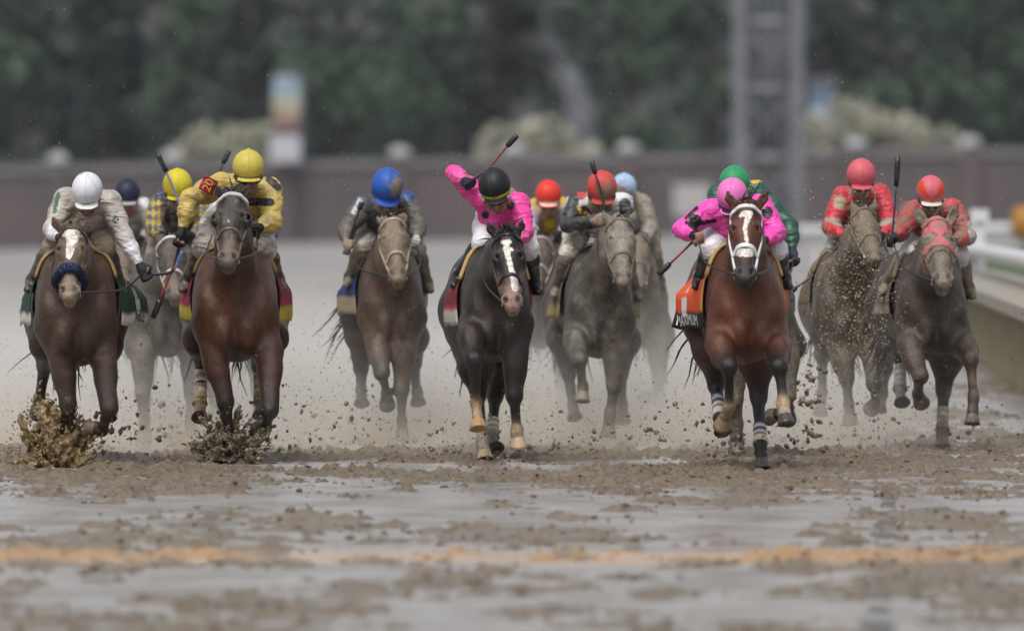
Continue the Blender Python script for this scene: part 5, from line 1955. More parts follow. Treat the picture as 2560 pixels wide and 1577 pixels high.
flat_text('TG', capband, None, None, .026, (.02, .02, .02), M['flat'], bpy.data.objects[[c.name for c in rF['rt'].children if c.name.startswith('helmet')][0]])

decal_text(part(rA['rt'], 'silks'), 'KO', 289, 549, 17, -12, (.6, .6, .58), 76.3)
for i_, x_ in ((0, 1772), (1, 1949)):
    decal_text(part(rJ['rt'], 'boot', i_), 'Mel', x_, 641, 19, -12 if i_ == 0 else 10, (.7, .7, .7), 74.9)
decal_text(part(rF['rt'], 'breeches'), 'age', 1331, 572, 16, 12, (.03, .035, .05), 78)
# pale twin-peaked crest printed on the cloths of two leaders
def crest(hs, side, u0, a0, col, k=1.0):
    cv, cf = [], []
    for poly in ([(-.075, -.07), (.075, -.07), (.085, .02), (-.085, .02)], [(-.055, -.105), (.055, -.105), (.075, -.073), (-.075, -.073)],
                 [(-.06, .023), (-.03, .023), (-.03, .075), (-.045, .125), (-.06, .075)], [(.0, .023), (.03, .023), (.03, .075), (.015, .125), (.0, .075)]):
        b = len(cv)
        cv += [hs['cloth_pt'](u0 + side * x * k / .8, side * (a0 - y * k / .40), .0235) for x, y in poly]
        cf.append(tuple(range(b, b + len(poly))))
    mk('crest', cv, cf, M['flat'], hs['rt'], False, col=np.tile(A(*col, .15), (len(cv), 1)))
crest(hJ, -1, .66, 1.34, (.66, .64, .62))
crest(hA, 1, .60, 1.36, (.50, .49, .45), .8)
# ------------------------------------------------------------------ the muddy runners behind
DUN = (.085, .066, .050)
GRY = (.115, .102, .088)

def plain_legs(cx, bot, S, ground, ph, c=None, cc=None):
    """gallop leg joints for a horse seen head-on; ph picks which legs reach and which fold"""
    m = lambda v: v * S
    L = {}
    low = ground
    dark = [c or DUN, (.06, .05, .045), (.05, .045, .04), (.06, .055, .05), (.09, .08, .07)]
    poses = dict(
        stance=lambda x, e: [(x, bot - m(.02), .38), (x + e * m(.01), bot + (low - bot) * .46, .44), (x + e * m(.0), bot + (low - bot) * .80, .40), (x, low, .38)],
        fold=lambda x, e: [(x, bot - m(.03), .42), (x + e * m(.02), bot + m(.27), .66), (x - e * m(.02), bot + m(.40), .38), (x - e * m(.10), bot + m(.40), .28)],
        reach=lambda x, e: [(x, bot - m(.05), .50), (x + e * m(.01), bot + m(.08), .80), (x + e * m(.03), bot + m(.34), .84), (x + e * m(.04), bot + m(.50), .90)],
        push=lambda x, e: [(x, bot - m(.06), -.72), (x - e * m(.03), bot + m(.20), -1.0), (x - e * m(.03), bot + m(.48), -.80), (x - e * m(.02), bot + m(.62), -.72)],
        trail=lambda x, e: [(x, bot - m(.08), -.75), (x + e * m(.01), bot + m(.12), -1.25), (x, bot + m(.36), -1.48), (x, bot + m(.42), -1.6)],
    )
    for key, e, off, p in (('fl', -1, -.17, ph[0]), ('fr', 1, .17, ph[1]), ('hl', -1, -.19, ph[2]), ('hr', 1, .19, ph[3])):
        d = dict(p=poses[p](cx + m(off), e), c=dark, hc=(.09, .08, .07))
        if p == 'fold':
            d['toe'] = (-e * .2, -.4, -1)
        L[key] = d
    return L

# far right: red jockey on a horse in a pink hood
hM = make_horse(dict(
    seed=13, D=81.0, label='muddy brown horse in a pink hood beside the rail', coat=(.060, .042, .032), head=(.30, .26, .20), ear=(.26, .20, .14), muzzle=(.22, .185, .145), chin=(.24, .19, .14), h=.018,
    mud=.46, headmud=.60, cx=2330, rx=2268, bot=888, hw=88, rhw=88, poll=(2344, 545, .80), muz=(2361, 706), ears=((2286, 506), (2396, 496)), earturn=.2, earw=1.35, roll=-6, hs=1.10, hww=1.03,
    fl=dict(p=[(2276, 866, .48), (2300, 940, .70), (2294, 984, .42), (2302, 1004, .36)], c=[(.09, .066, .05), (.05, .035, .028), (.04, .03, .025), (.04, .03, .025), (.06, .045, .035)], hc=(.06, .05, .04)),
    fr=dict(p=[(2412, 868, .48), (2426, 898, .80), (2434, 992, .82), (2430, 1064, .88)], c=[(.10, .075, .058), (.06, .042, .034), (.10, .06, .04), (.07, .05, .038), (.05, .04, .032)], hc=(.05, .042, .036)),
    hl=dict(p=[(2258, 830, -.70), (2252, 895, -.85), (2250, 972, -.60), (2256, 1014, -.45)], c=[(.05, .035, .028), (.03, .022, .02), BLACK, (.3, .28, .25), (.2, .18, .15)], hc=(.10, .10, .10), band=(.3, 1.0, (.6, .58, .54), (.35, .32, .28)), bmud=.5),
    hr=dict(p=[(2368, 895, -.45), (2358, 975, -.45), (2356, 1070, -.25), (2356, 1120, -.2)], c=[(.05, .036, .03), (.03, .022, .018), (.03, .025, .02), (.2, .17, .13), (.18, .15, .12)], hc=(.13, .12, .11), band=(.5, 1.05, (.6, .56, .5), (.35, .30, .24)), bmud=.7),
    bridle=dict(c=(.08, .06, .04), mud=.7, nose=.34), forelock=0, mane=10,
    cloth=dict(c=(.06, .05, .04), hem=.2, hemc=(.30, .26, .2), pad=(.2, .16, .1), mud=.7, flare=.12, a=1.6, f=(.02, -.6))))
s = hM
hx_ = s['hx']
msk = (hx_[:, 2] < .30) & (hx_[:, 2] > -.005) & (hx_[:, 1] > -.20) & (np.abs(hx_[:, 0]) < .2)
for e in (-1, 1):
    msk &= np.sqrt(((hx_[:, 0] - e * .085) / .06) ** 2 + ((hx_[:, 2] - .20) / .042) ** 2) > 1
cc = np.tile(A(.56, .13, .17, .68), (len(s['v']), 1))
shell('hood', s['v'], s['f'], msk, .006, M['towel'], s['rt'], cc)
rM = make_rider(dict(
    seed=13, D=81.0, label='jockey in muddy red silks and a red and pink striped cap holding his crop upright', helm=(2327, 478, 37), look=(20, 4, 0), silk=(.48, .045, .06), cap=(.56, .12, .16), mud=.68, bmud=.55, tmud=.95, capmud=.12, facemud=1.0,
    sh=((2283, 530), (2384, 526)), el=((2254, 578), (2418, 592)), ha=((2231, 600, .34), (2376, 606, .40)), kn=((2276, 632), (2398, 640)), ft=((2216, 708), (2418, 718)),
    glove=(True, True), grip=((.06, 0, 1), (-.3, 0, -1)), breech=(.66, .64, .66), boot=(.09, .08, .065), gmud=.35,
    capf=lambda l, c: np.where((l[:, 2] < -.054)[:, None], A(.62, .60, .52), np.where((np.abs(np.abs(np.arctan2(l[:, 0], l[:, 2] + .04)) - .75) < .26)[:, None], A(.62, .055, .02), c)),
    patch=[(2425, 560, 2432, 600, 8, (.6, .52, .5))]))
make_crop(rM, [(2230, 606, .34), (2231, 584, .34), (2238, 500, .34), (2245, 391, .34)], 'long black crop held upright by the far right jockey', (.03, .03, .10), .25)
reins(hM, rM)

hL = make_horse(dict(
    seed=12, D=83.5, label='mud covered horse galloping behind a spray of mud near the rail', coat=(.075, .056, .040), head=(.20, .16, .115), muzzle=(.28, .23, .165), chin=(.25, .20, .14), h=.0245,
    mud=.62, headmud=.68, cx=2126, rx=2108, bot=876, hw=96, rhw=100, poll=(2160, 520, .8), muz=(2190, 646), ears=((2132, 486), (2190, 482)), turn=.15, hs=.97,
    fl=dict(p=[(2106, 880, .42), (2117, 945, .48), (2122, 1010, .42), (2126, 1060, .4)], c=[DUN, (.07, .055, .045), (.06, .05, .04), (.08, .07, .06), (.1, .08, .07)]),
    fr=dict(p=[(2180, 870, .42), (2186, 960, .62), (2188, 1004, .40), (2180, 1018, .34)], c=[DUN, (.06, .05, .042), (.06, .05, .04), (.07, .06, .05), (.1, .08, .07)]),
    hl=dict(p=[(2066, 830, -.72), (2056, 890, -1.0), (2056, 980, -.9), (2050, 1040, -.8)], c=[DUN, (.06, .05, .042), (.06, .05, .04), (.10, .08, .07), (.2, .17, .13)]),
    hr=dict(p=[(2200, 840, -.72), (2214, 920, -1.0), (2206, 985, -.9), (2196, 1030, -.8)], c=[DUN, (.06, .05, .042), (.06, .05, .04), (.10, .08, .07), (.2, .17, .13)]),
    bridle=dict(c=(.10, .08, .055), mud=.8, nose=.36), cloth=dict(c=(.12, .08, .05), hem=.2, hemc=(.20, .13, .07), pad=(.22, .15, .08), mud=.7, flare=.1, a=1.5, f=(.02, -.6))))
def bands(v, c, vx, vy):
    m = (vy > 545) & (np.abs(((vy + .35 * np.abs(vx - 2153)) % 46) - 23) < 9) & (np.abs(vx - 2153) > 38)
    c[m] = A(.33, .29, .24)
    return c
rL = make_rider(dict(
    seed=12, D=83.5, h=.0105, label='jockey in coral red silks with pale sleeve bands and a plain coral cap', helm=(2153, 436, 37), look=(20, 3, 0), silk=(.55, .035, .055), cap=(.58, .10, .13), mud=.46, bmud=.8, tmud=1.0, capmud=.2, facemud=1.0,
    sh=((2106, 494), (2202, 490)), el=((2076, 568), (2226, 556)), ha=((2120, 596, .40), (2200, 596, .40)), kn=((2088, 622), (2212, 640)), ft=((2042, 690), (2226, 700)),
    breech=(.60, .57, .58), pattern=bands, patch=[(2100, 506, 17, (.36, .29, .18))], boot=(.12, .10, .08)))
make_crop(rL, [(2062, 672, -.1), (2028, 694, -.1), (2000, 712, -.1), (1974, 732, -.1)], 'dark crop pointing down behind the coral red jockey', (.03, .025, .025), .3)
reins(hL, rL)

# green jockey right behind the leader
hK = make_horse(dict(
    seed=11, D=79.2, label='muddy horse hidden behind the leading bay horse', coat=(.15, .12, .09), mud=.6, headmud=.7, h=.024, cx=1900, rx=1868, bot=890, hw=80, rhw=84, poll=(1890, 560, .7), muz=(1895, 700),
    **plain_legs(1902, 890, FPX / 79.2, 1130, ('stance', 'fold', 'push', 'trail')),
    bridle=dict(c=(.07, .05, .035), mud=.6), cloth=dict(c=(.08, .07, .06), hem=.2, hemc=(.25, .22, .2), mud=.6, a=1.5)))
def dots(v, c, vx, vy):
    return c
rK = make_rider(dict(
    seed=11, D=79.2, label='jockey in dark green silks and green cap behind the pink jockey', helm=(1836, 455, 39), look=(18, 0, 0), silk=(.022, .085, .058), cap=(.022, .27, .10), mud=.34, bmud=.9, capmud=.02,
    sh=((1796, 490), (1893, 482)), el=((1790, 580), (1974, 566)), ha=((1830, 610, .4), (1984, 642, .26)), kn=((1800, 640), (1940, 650)), ft=((1770, 720), (1960, 728)),
    glovec=(.022, .026, .05), grip=((0.3, 0, -1), (-.35, 0, -1)), patch=[(1884, 452, 1900, 447, 8, (.60, .42, .03))], boot=(.09, .08, .065), gmud=.3))
make_crop(rK, [(1984, 638, .26), (1977, 662, .26), (1968, 694, .26), (1958, 728, .26)], 'dark crop pointing down from the green jockey', (.03, .03, .035), .5)
reins(hK, rK)

# blue capped jockey
hE = make_horse(dict(
    seed=5, D=83.0, label='muddy bay horse with a pale bridle under the blue capped jockey', coat=(.095, .055, .037), head=(.26, .20, .145), muzzle=(.25, .19, .13), chin=(.24, .18, .12), h=.018,
    mud=.44, headmud=.56, cx=980, rx=946, bot=872, hw=80, rhw=86, poll=(980, 543, .8), muz=(997, 697), ears=((948, 528), (1010, 524)), roll=0,
    fl=dict(p=[(946, 862, .42), (955, 930, .66), (966, 984, .44), (968, 1008, .36)], c=[(.12, .075, .05), (.06, .05, .045), (.05, .045, .04), (.06, .055, .05), (.08, .07, .06)]),
    fr=dict(p=[(1008, 866, .42), (1004, 970, .46), (1005, 1052, .42), (1006, 1098, .40)], c=[(.13, .08, .055), (.12, .08, .06), (.11, .08, .06), (.13, .10, .08), (.2, .16, .12)]),
    hl=dict(p=[(904, 838, -.70), (902, 920, -1.0), (903, 975, -.9), (905, 1016, -.8)], c=[(.12, .075, .05), (.07, .05, .04), (.10, .08, .06), (.2, .16, .12), (.10, .09, .08)]),
    hr=dict(p=[(1030, 845, -.72), (1034, 905, -.95), (1042, 978, -.7), (1046, 1014, -.62)], c=[(.10, .06, .04), (.06, .05, .045), (.06, .055, .05), (.06, .055, .05), (.06, .055, .05)]),
    tail=(-.45, -.75), tlen=.9, bridle=dict(c=(.40, .32, .22), mud=.5, nose=.38, w=.024),
    cloth=dict(c=(.02, .05, .16), hem=.30, hemc=(.42, .34, .22), pad=(.03, .026, .025), mud=.4, flare=.10, fan=.2, fanr=.04, a=1.66, f=(.0, -.7))))
rE = make_rider(dict(
    seed=5, D=83.0, h=.0105, label='jockey in dark muddy silks and a bright blue cap with a mud splat', helm=(969, 464, 41), look=(38, 6, 4), silk=(.05, .055, .075), sleeve=(.10, .095, .085), cap=(.02, .085, .38), mud=.50, bmud=.85, tmud=.9, capmud=.04, facemud=1.0,
    sh=((908, 516), (1020, 508)), el=((866, 574), (1046, 566)), ha=((868, 616, .30), (1040, 604, .40)), kn=((908, 622), (1040, 626)), ft=((878, 690), (1064, 704)),
    glove=(False, True), glovec=(.5, .5, .48), gmud=.4, breech=(.42, .40, .38), boot=(.08, .072, .06), grip=((.25, 0, 1), (-.3, 0, -1)), skin=(.40, .20, .12),
    patch=[(935, 478, 14, (.02, .09, .40)), (1022, 486, 16, (.02, .06, .22)), (900, 500, 884, 530, 6, (.5, .5, .52))], capspots=[(.05, .06, .04, .072, 1.7)]))
make_crop(rE, [(866, 622, .30), (874, 600, .30), (886, 560, .30), (896, 530, .30), (905, 505, .3)], 'dark crop held against the arm of the blue capped jockey', (.02, .02, .02), .5)
reins(hE, rE)

# red cap on a grey looking horse, and two more behind it
hH = make_horse(dict(
    seed=8, D=83.0, label='grey looking muddy horse right of centre under the red capped jockey', coat=(.062, .054, .046), head=(.30, .27, .225), muzzle=(.27, .23, .18), chin=(.24, .19, .13), h=.018,
    mud=.60, headmud=.54, cx=1500, rx=1462, bot=886, hw=84, rhw=94, poll=(1551, 542, .8), muz=(1560, 706), ears=((1503, 520), (1590, 524)), roll=2, turn=.12,
    fl=dict(p=[(1440, 850, .48), (1448, 900, .78), (1457, 965, .7), (1455, 1008, .74)], c=[(.09, .082, .072), (.08, .072, .064), (.07, .066, .062), (.10, .09, .08), (.14, .13, .115)], hc=(.22, .20, .17)),
    fr=dict(p=[(1538, 880, .42), (1535, 962, .46), (1526, 1030, .42), (1520, 1090, .4)], c=[(.11, .10, .09), (.08, .075, .07), (.08, .07, .06), (.2, .17, .13), (.2, .17, .13)]),
    hl=dict(p=[(1408, 845, -.70), (1422, 935, -.9), (1432, 1010, -.75), (1438, 1050, -.65)], c=[(.09, .08, .07), (.07, .065, .06), (.07, .065, .06), (.08, .075, .07), (.1, .09, .08)]),
    hr=dict(p=[(1560, 850, -.72), (1552, 930, -1.0), (1556, 1010, -.9), (1558, 1060, -.8)], c=[(.09, .08, .07), (.07, .065, .06), (.07, .065, .06), (.08, .075, .07), (.1, .09, .08)]),
    bridle=dict(c=(.16, .13, .10), mud=.7, nose=.36), forelock=12, cloth=dict(c=(.10, .085, .07), hem=.24, hemc=(.30, .24, .10), pad=(.04, .036, .03), mud=.6, flare=.14, a=1.66, f=(.0, -.65))))
rH = make_rider(dict(
    seed=8, D=83.0, h=.0105, label='jockey in white silks with dark muddy sleeves and a muddy red cap', helm=(1505, 468, 39), look=(26, 4, 0), silk=(.72, .70, .70), sleeve=(.045, .045, .042), cap=(.56, .055, .05), mud=.26, bmud=.62, tmud=1.0, capmud=.24, facemud=1.0,
    sh=((1440, 510), (1556, 510)), el=((1420, 564), (1580, 570)), ha=((1496, 552, .5), (1560, 590, .40)), kn=((1422, 632), (1556, 640)), ft=((1396, 716), (1586, 724)), puff=.86,
    glove=(False, True), skin=(.42, .22, .14), grip=((0, 0, 1), (-.3, 0, -1)), breech=(.62, .56, .50), boot=(.08, .07, .055),
    patch=[(1436, 490, 1420, 560, 14, (.045, .047, .044)), (1420, 562, 1490, 556, 16, (.05, .05, .046)), (1462, 526, 13, (.10, .012, .025)), (1478, 530, 8, (.10, .012, .025)), (1448, 520, 1452, 530, 4, (.6, .5, .06)), (1464, 530, 1460, 540, 4, (.6, .5, .06)), (1562, 512, 16, (.05, .05, .055)), (1456, 486, 12, (.55, .06, .06))], capspots=[(.02, .08, .0, .075, .8)]))
make_crop(rH, [(1512, 552, .5), (1507, 495, .48), (1493, 450, .46), (1479, 404, .44)], 'dark crop raised upright in front of the muddy red cap', (.02, .02, .02), .6)
reins(hH, rH)

hG = make_horse(dict(
    seed=7, D=91.0, label='brown horse with a white face stripe between two runners further back', coat=(.115, .085, .066), head=(.12, .085, .066), muzzle=(.16, .12, .09), h=.024,
    mud=.55, headmud=.4, cx=1352, rx=1340, bot=862, hw=70, rhw=74, poll=(1352, 590, .7), muz=(1342, 720), marks=[((1340, 628, 8), (1338, 680, 7))],
    **plain_legs(1350, 862, FPX / 91, 1060, ('fold', 'stance', 'trail', 'push')),
    bridle=dict(c=(.40, .38, .34), mud=.3), cloth=dict(c=(.10, .085, .07), hem=.2, hemc=(.3, .26, .2), mud=.6, a=1.5)))
rG = make_rider(dict(
    seed=7, D=91.0, h=.013, label='jockey in yellow and lilac silks and a red cap with a white band', helm=(1371, 486, 34), look=(16, 0, 0), silk=(.52, .34, .02), sleeve=(.42, .34, .46), cap=(.66, .035, .025), mud=.34, bmud=.7, facemud=.9,
    sh=((1336, 522), (1408, 520)), el=((1320, 572), (1424, 566)), ha=((1350, 590, .4), (1392, 590, .4)), kn=((1322, 626), (1404, 630)), ft=((1300, 690), (1422, 694)), breech=(.36, .26, .20),
    capf=lambda l, c: np.where(((l[:, 2] < -.040) & (l[:, 2] > -.062))[:, None], A(.70, .60, .52), c), patch=[(1368, 552, 16, (.62, .42, .02)), (1352, 600, 10, (.18, .01, .03)), (1390, 600, 10, (.18, .01, .03))]))
reins(hG, rG)

hI = make_horse(dict(
    seed=9, D=89.0, label='pale dusty horse half hidden behind the grey looking horse', coat=(.19, .165, .135), head=(.22, .19, .15), muzzle=(.2, .17, .13), h=.024, mud=.75, headmud=.8,
    cx=1588, rx=1570, bot=862, hw=66, rhw=72, poll=(1590, 580, .7), muz=(1596, 716),
    **plain_legs(1588, 862, FPX / 89, 1070, ('stance', 'fold', 'push', 'trail'), (.17, .15, .125)),
    bridle=dict(c=(.16, .14, .11), mud=.8), cloth=dict(c=(.20, .17, .12), hem=.2, hemc=(.3, .27, .2), mud=.8, a=1.6)))
rI = make_rider(dict(
    seed=9, D=89.0, h=.013, label='jockey in dusty grey silks and a muddy pale blue cap', helm=(1560, 468, 33), look=(16, 0, 0), silk=(.30, .275, .245), cap=(.34, .46, .66), mud=.7, bmud=.9, facemud=1.0, capspots=[(-.02, .08, -.02, .09, 1.3)],
    sh=((1536, 512), (1606, 512)), el=((1540, 570), (1624, 576)), ha=((1566, 590, .4), (1606, 610, .4)), kn=((1550, 624), (1632, 634)), ft=((1530, 690), (1646, 700)), breech=(.32, .28, .23), boot=(.14, .12, .09)))
reins(hI, rI)

# left group: yellow cap, navy cap and one hidden behind the gold jockey
hC = make_horse(dict(
    seed=3, D=83.5, label='grey brown muddy horse with a white noseband between the two left leaders', coat=(.075, .065, .055), head=(.075, .062, .05), muzzle=(.21, .17, .125), chin=(.26, .20, .13), h=.0245, mud=.52, headmud=.5,
    cx=418, rx=400, bot=884, hw=76, rhw=84, poll=(424, 586, .75), muz=(440, 742), **plain_legs(418, 884, FPX / 83.5, 1102, ('stance', 'stance', 'push', 'trail'), (.13, .115, .10)),
    bridle=dict(c=(.35, .30, .24), mud=.5, nose=.38, nc=(.55, .50, .42), nw=1.5, brow=(.6, .6, .58)), cloth=dict(c=(.10, .09, .08), hem=.2, hemc=(.3, .26, .2), mud=.6, a=1.5)))
def harl(v, c, vx, vy):
    k = (np.floor((vx + vy * .62) / 15) + np.floor((vx - vy * .62) / 15)) % 2 == 0
    sl_ = (np.abs(vx - 444) > 36) & (vy > 492)
    c[k & sl_] = A(.48, .35, .015)
    c[(~k) & sl_] = A(.05, .06, .12)
    c[(~sl_) & (vy > 486)] = A(.022, .024, .034)
    return c
rC = make_rider(dict(
    seed=3, D=83.5, h=.0105, label='jockey in blue and yellow diamond silks and a bright yellow cap', helm=(444, 462, 38), look=(20, 4, 0), silk=(.015, .065, .36), cap=(.58, .48, .02), mud=.66, bmud=.9, capmud=.22, facemud=1.0,
    sh=((398, 510), (492, 506)), el=((384, 570), (512, 572)), ha=((410, 592, .4), (470, 592, .4)), kn=((390, 636), (478, 640)), ft=((372, 714), (492, 716)), pattern=harl,
    capf=lambda l, c: np.where(((l[:, 2] < -.046) & (l[:, 2] > -.058))[:, None], A(.14, .12, .02), c), breech=(.3, .27, .24), boot=(.08, .07, .06)))
make_crop(rC, [(470, 592, .42), (462, 556, .42), (444, 499, .42), (420, 440, .42), (394, 384, .42)], 'blue and black crop slanting across the bright yellow cap', (.12, .17, .40), .3)
reins(hC, rC)

hB = make_horse(dict(
    seed=2, D=90.5, label='pale brown muddy horse far behind the left leader', coat=(.17, .14, .11), head=(.16, .13, .10), muzzle=(.18, .15, .11), h=.024, mud=.6, headmud=.65,
    cx=310, rx=300, bot=862, hw=68, rhw=74, poll=(306, 590, .7), muz=(312, 726), **plain_legs(312, 862, FPX / 90.5, 1062, ('reach', 'fold', 'push', 'trail'), (.16, .13, .105)),
    bridle=dict(c=(.12, .1, .08), mud=.7), cloth=dict(c=(.15, .13, .1), hem=.2, hemc=(.3, .26, .2), mud=.7, a=1.5)))
rB = make_rider(dict(
    seed=2, D=90.5, h=.013, label='jockey in dirty white silks and a navy cap with a grey rim', helm=(319, 482, 33), look=(14, 0, 0), silk=(.40, .38, .37), cap=(.012, .016, .045), mud=.6, bmud=.9, capmud=.08, facemud=.4, goggles=False, skin=(.34, .19, .14),
    sh=((284, 524), (360, 520)), el=((270, 580), (384, 582)), ha=((300, 596, .4), (346, 600, .4)), kn=((286, 636), (350, 640)), ft=((270, 700), (366, 704)), breech=(.12, .105, .09),
    capf=lambda l, c: np.where((l[:, 2] < -.056)[:, None], A(.40, .40, .40), c), patch=[(364, 506, 13, (.62, .61, .66))]))
reins(hB, rB)

hN = make_horse(dict(
    seed=14, D=85.5, label='muddy horse mostly hidden behind the chestnut bay horse', coat=(.16, .135, .11), head=(.20, .16, .12), h=.024, mud=.65, headmud=.7, cx=585, rx=590, bot=872, hw=74, rhw=80,
    poll=(548, 566, .75), muz=(552, 706), ears=((503, 530), (574, 526)), **plain_legs(585, 872, FPX / 85.5, 1090, ('fold', 'stance', 'push', 'trail'), (.15, .125, .105)),
    bridle=dict(c=(.1, .08, .06), mud=.6), cloth=dict(c=(.1, .09, .08), hem=.2, hemc=(.3, .26, .2), mud=.6, a=1.5)))
rN = make_rider(dict(
    seed=14, D=85.5, h=.013, label='jockey in royal blue silks almost hidden behind the gold jockey', helm=(596, 484, 34), look=(20, 0, 0), silk=(.012, .075, .42), cap=(.02, .05, .2), mud=.12, bmud=.6, facemud=.9,
    sh=((545, 522), (645, 522)), el=((518, 572), (674, 582)), ha=((552, 596, .4), (620, 600, .4)), kn=((550, 640), (630, 640)), ft=((534, 704), (652, 706)), breech=(.5, .48, .44)))
make_crop(rN, [(566, 560, .4), (548, 470, .36), (552, 424, .34), (573, 378, .32)], 'black crop sticking up behind the gold jockeys shoulder', (.02, .02, .02), .4)
reins(hN, rN)
# ------------------------------------------------------------------ spray, splashes, flying mud
sm, t_, pv = volume_mat('spray', (.97, .945, .90), .1, .15)
geo = N(t_, 'ShaderNodeTexCoord').outputs['Object']
sp = N(t_, 'ShaderNodeSeparateXYZ')
t_.links.new(geo, sp.inputs[0])
n1 = noise_node(t_, .9, 3, .55, geo)
hz1 = math_n(t_, 'MAXIMUM', math_n(t_, 'SUBTRACT', math_n(t_, 'POWER', 2.718, math_n(t_, 'MULTIPLY', sp.outputs['Z'], -2.9)), .035), 0.0)
hz1 = math_n(t_, 'ADD', hz1, math_n(t_, 'MULTIPLY', math_n(t_, 'POWER', 2.718, math_n(t_, 'MULTIPLY', sp.outputs['Z'], -7.0)), 1.3))
d_ = math_n(t_, 'MULTIPLY', hz1, ramp(t_, n1.outputs[0], .34, .64))
ed = ramp(t_, sp.outputs['Y'], 77.8, 85.0)
d_ = math_n(t_, 'MULTIPLY', math_n(t_, 'MULTIPLY', d_, math_n(t_, 'MULTIPLY', ed, ramp(t_, sp.outputs['X'], 3.6, 2.0))), .85)
t_.links.new(d_, pv.inputs['Density'])
n2 = noise_node(t_, 1.4, 3, .6, geo)
br = math_n(t_, 'MULTIPLY', ramp(t_, n2.outputs[0], .38, .58), ramp(t_, sp.outputs['Z'], .55, .05))
t_.links.new(mix(t_, br, (.97, .95, .91), (.87, .78, .65)), pv.inputs['Color'])
mb = MB()
mb.box((0, 96, .955), (8.5, 17, .95))
so = mb.build('spray_mist', sm, None, False)
tag(so, 'pale muddy spray hanging behind the leading horses', 'spray', kind='stuff')
M['wetclod'] = plain('flying_mud', (.15, .115, .075), .32, vary=.35, vscale=20)
M['splash'] = plain('brown_splash', (.235, .165, .078), .14, vary=.5, vscale=14, bump=.5, bscale=50)
M['paledrop'] = plain('pale_mud_drop', (.42, .34, .22), .4, vary=.25, vscale=20)

def streaks(centres, origin, radii, seed, stretch=2.1):
    """drops pulled out along the way they fly from the origin"""
    r = np.random.default_rng(seed)
    bv, bf = ICO
    V, F = [], []
    for i, (c, a) in enumerate(zip(centres, radii)):
        d = unit(c - origin + r.standard_normal(3) * .05)
        k = r.uniform(.9, stretch)
        q = bv * a * (1 + .3 * r.standard_normal((len(bv), 1)).clip(-1.5, 1.5)) / math.sqrt(k)
        q = q + np.outer(q @ d, d) * (k * math.sqrt(k) - 1)
        V.append(q + c)
        F.append(bf + i * len(bv))
    return np.concatenate(V), np.concatenate(F)

def thing_mud(name, v, f, mat, label):
    return tag(mk(name, v, f, mat), label, 'mud', kind='stuff')

# water and mud thrown up by the left leader's hoof
rs = np.random.default_rng(21)
def ragged(c, rad, seed, fx, thr, grow):
    """burst of ragged lumps and sheets streaking away from the point c"""
    def g(P, arr):
        q = P - c
        r = np.linalg.norm(q, axis=-1) + 1e-6
        d = q / r[..., None]
        n = fbm(np.stack([d[..., 0] * fx + seed, d[..., 1] * fx * .6 + r * 2, d[..., 2] * fx + seed * 2 - r * 3.5], -1), 4)
        n2 = fbm(P * 22 + seed, 3)
        e = np.sqrt((q[..., 0] / rad[0]) ** 2 + (q[..., 1] / rad[1]) ** 2 + (q[..., 2] / rad[2]) ** 2)
        f = .60 * n + .40 * n2 - thr - grow * np.maximum(e - .25, 0) ** 1.3
        return np.where(arr > .0, .5, -f * .25)
    return g
c = W(140, 1164, 76.1)
q = Sdf()
q.ell(c + A(0, 0, .10), (.42, .32, .56), None, .02)
v, f = q.mesh(.0088, None, ragged(c, (.27, .20, .44), 4.3, 5.0, .435, .23))
m_ = v[:, 2] > -.02
thing_mud('mud_splash', v, f, M['splash'], 'big brown splash of muddy water at the far left hoof')
q = None
n = 1500
ang = rs.uniform(-.2, math.pi + .2, n)
rad = 20 + 115 * rs.random(n) ** .8
cs = np.array([W(130 + math.cos(x) * r_ * .85 - 5, 1150 - abs(math.sin(x)) * r_ * 1.25, 76.1 + rs.uniform(-.4, .4)) for x, r_ in zip(ang, rad)])
v, f = streaks(cs, W(140, 1164, 76.1), .0015 + .0095 * rs.random(n) ** 3, 12)
thing_mud('splash_drops', v, f, M['splash'], 'brown drops flying off the splash at the far left hoof')
# clods bursting from the gold jockey's horse
c = W(574, 1128, 77.15)
q = Sdf()
q.ell(c + A(0, 0, .08), (.36, .32, .36), None, .02)
v, f = q.mesh(.0082, None, ragged(c, (.20, .18, .24), 9.1, 5.0, .475, .16))
thing_mud('mud_burst', v, f, M['wetclod'], 'burst of dark clods round the planted hoof of the gold jockeys horse')
n = 800
a = rs.uniform(0, 6.28, n)
rad = rs.random(n) ** .6
cs = np.array([W(575 + math.cos(x) * r_ * 105, 1106 + math.sin(x) * r_ * (84 if math.sin(x) < 0 else 50), 77.15 + rs.uniform(-.4, .4)) for x, r_ in zip(a, rad)])
cs[:, 2] = np.maximum(cs[:, 2], .02)
v, f = streaks(cs, W(574, 1140, 77.15), .0015 + .0115 * rs.random(n) ** 3, 8)
thing_mud('burst_drops', v, f, M['wetclod'], 'small clods scattering from the hoof of the gold jockeys horse')
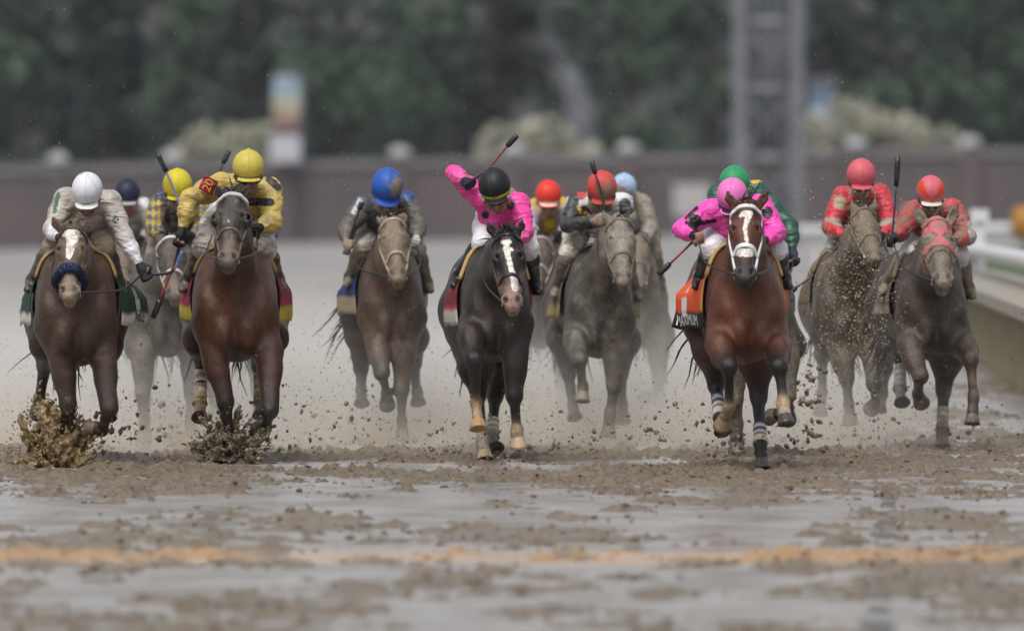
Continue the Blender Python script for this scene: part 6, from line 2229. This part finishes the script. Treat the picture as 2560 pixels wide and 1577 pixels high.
# clods thrown by the other hooves
src = [(250, 1120, 76.6, 120, 55), (320, 1090, 77.5, 90, 70), (680, 1120, 77.6, 120, 60), (1120, 1120, 78.5, 150, 40), (1255, 1150, 77.8, 60, 26), (1400, 1110, 79, 110, 40), (1690, 1090, 76.2, 110, 60), (1960, 1110, 75.8, 90, 60),
       (2020, 1010, 78, 60, 110), (2330, 1120, 80.5, 160, 60), (2180, 1110, 81, 140, 60), (1820, 1130, 77, 80, 50), (900, 1090, 81, 120, 60), (440, 1080, 82, 90, 60)]
C_, R_ = [], []
for (px, py, d, sx, sy) in src:
    m_ = 90
    for i in range(m_):
        g = rs.standard_normal(2)
        C_.append(W(px + g[0] * sx * .6, py - abs(g[1]) * sy + 15, d + rs.uniform(-1, 1)))
        R_.append(.003 + .018 * rs.random() ** 4)
C_ = np.array(C_); C_[:, 2] = np.maximum(C_[:, 2], .015)
v, f = lumps(C_, R_, 1.0, ICO, .32, 9)
thing_mud('flying_clods', v, f, M['wetclod'], 'wet clods flying up round the hooves along the front of the field')
# two strings of mud between the leader and the red jockeys
q = Sdf()
for pts in (((1998, 1010), (2015, 985), (2032, 950), (2060, 930)), ((2004, 1000), (2020, 1010), (2040, 1000)), ((1620, 1070), (1645, 1080), (1650, 1095)), ((2010, 1060), (2022, 1080), (2036, 1092))):
    P = [W(x, y, 77.2) for x, y in pts]
    q.chain(P, [rs.uniform(.004, .012) for _ in P], .015)
    for p in P:
        q.ell(p + rs.uniform(-.02, .02, 3), rs.uniform(.008, .026, 3), None, .01)
v, f = q.mesh(.006, lambda P: ((fbm(P * 40, 3) - .5) * .05).astype(np.float32))
thing_mud('mud_strings', v, f, M['wetclod'], 'stringy lumps of mud hanging in the air near the leading bay horse')

def drops(n, fn, r0, r1, p, seed):
    g = np.random.default_rng(seed)
    c = np.array([fn(g) for _ in range(n)])
    return lumps(c, r0 + (r1 - r0) * g.random(n) ** p, 1.0, (oct_v, oct_f), .22, seed)

def low(g):
    z = abs(g.normal(0, .42)) + .01
    return A(g.uniform(-3.9, 4.2), g.uniform(75.5, 88), min(z, 2))
v, f = drops(11000, low, .0016, .0078, 3.4, 31)
thing_mud('mud_drops', v, f, M['wetclod'], 'fine dark drops of mud filling the air above the track')
def nearred(g):
    px = g.normal(2130, 62); py = g.normal(760, 165)
    return W(px, py, g.uniform(76.5, 80.5))
v, f = drops(2600, nearred, .0018, .0066, 2.6, 32)
thing_mud('pale_drops', v, f, M['paledrop'], 'cloud of pale wet specks in front of the coral red jockey')
def upper(g):
    px = g.uniform(-20, 2580); py = g.triangular(-10, 420, 620)
    return W(px, py, g.uniform(72, 84))
v, f = drops(2200, upper, .0012, .0038, 2.6, 33)
thing_mud('spray_specks', v, f, M['paledrop'], 'tiny pale specks of spray drifting over the jockeys')
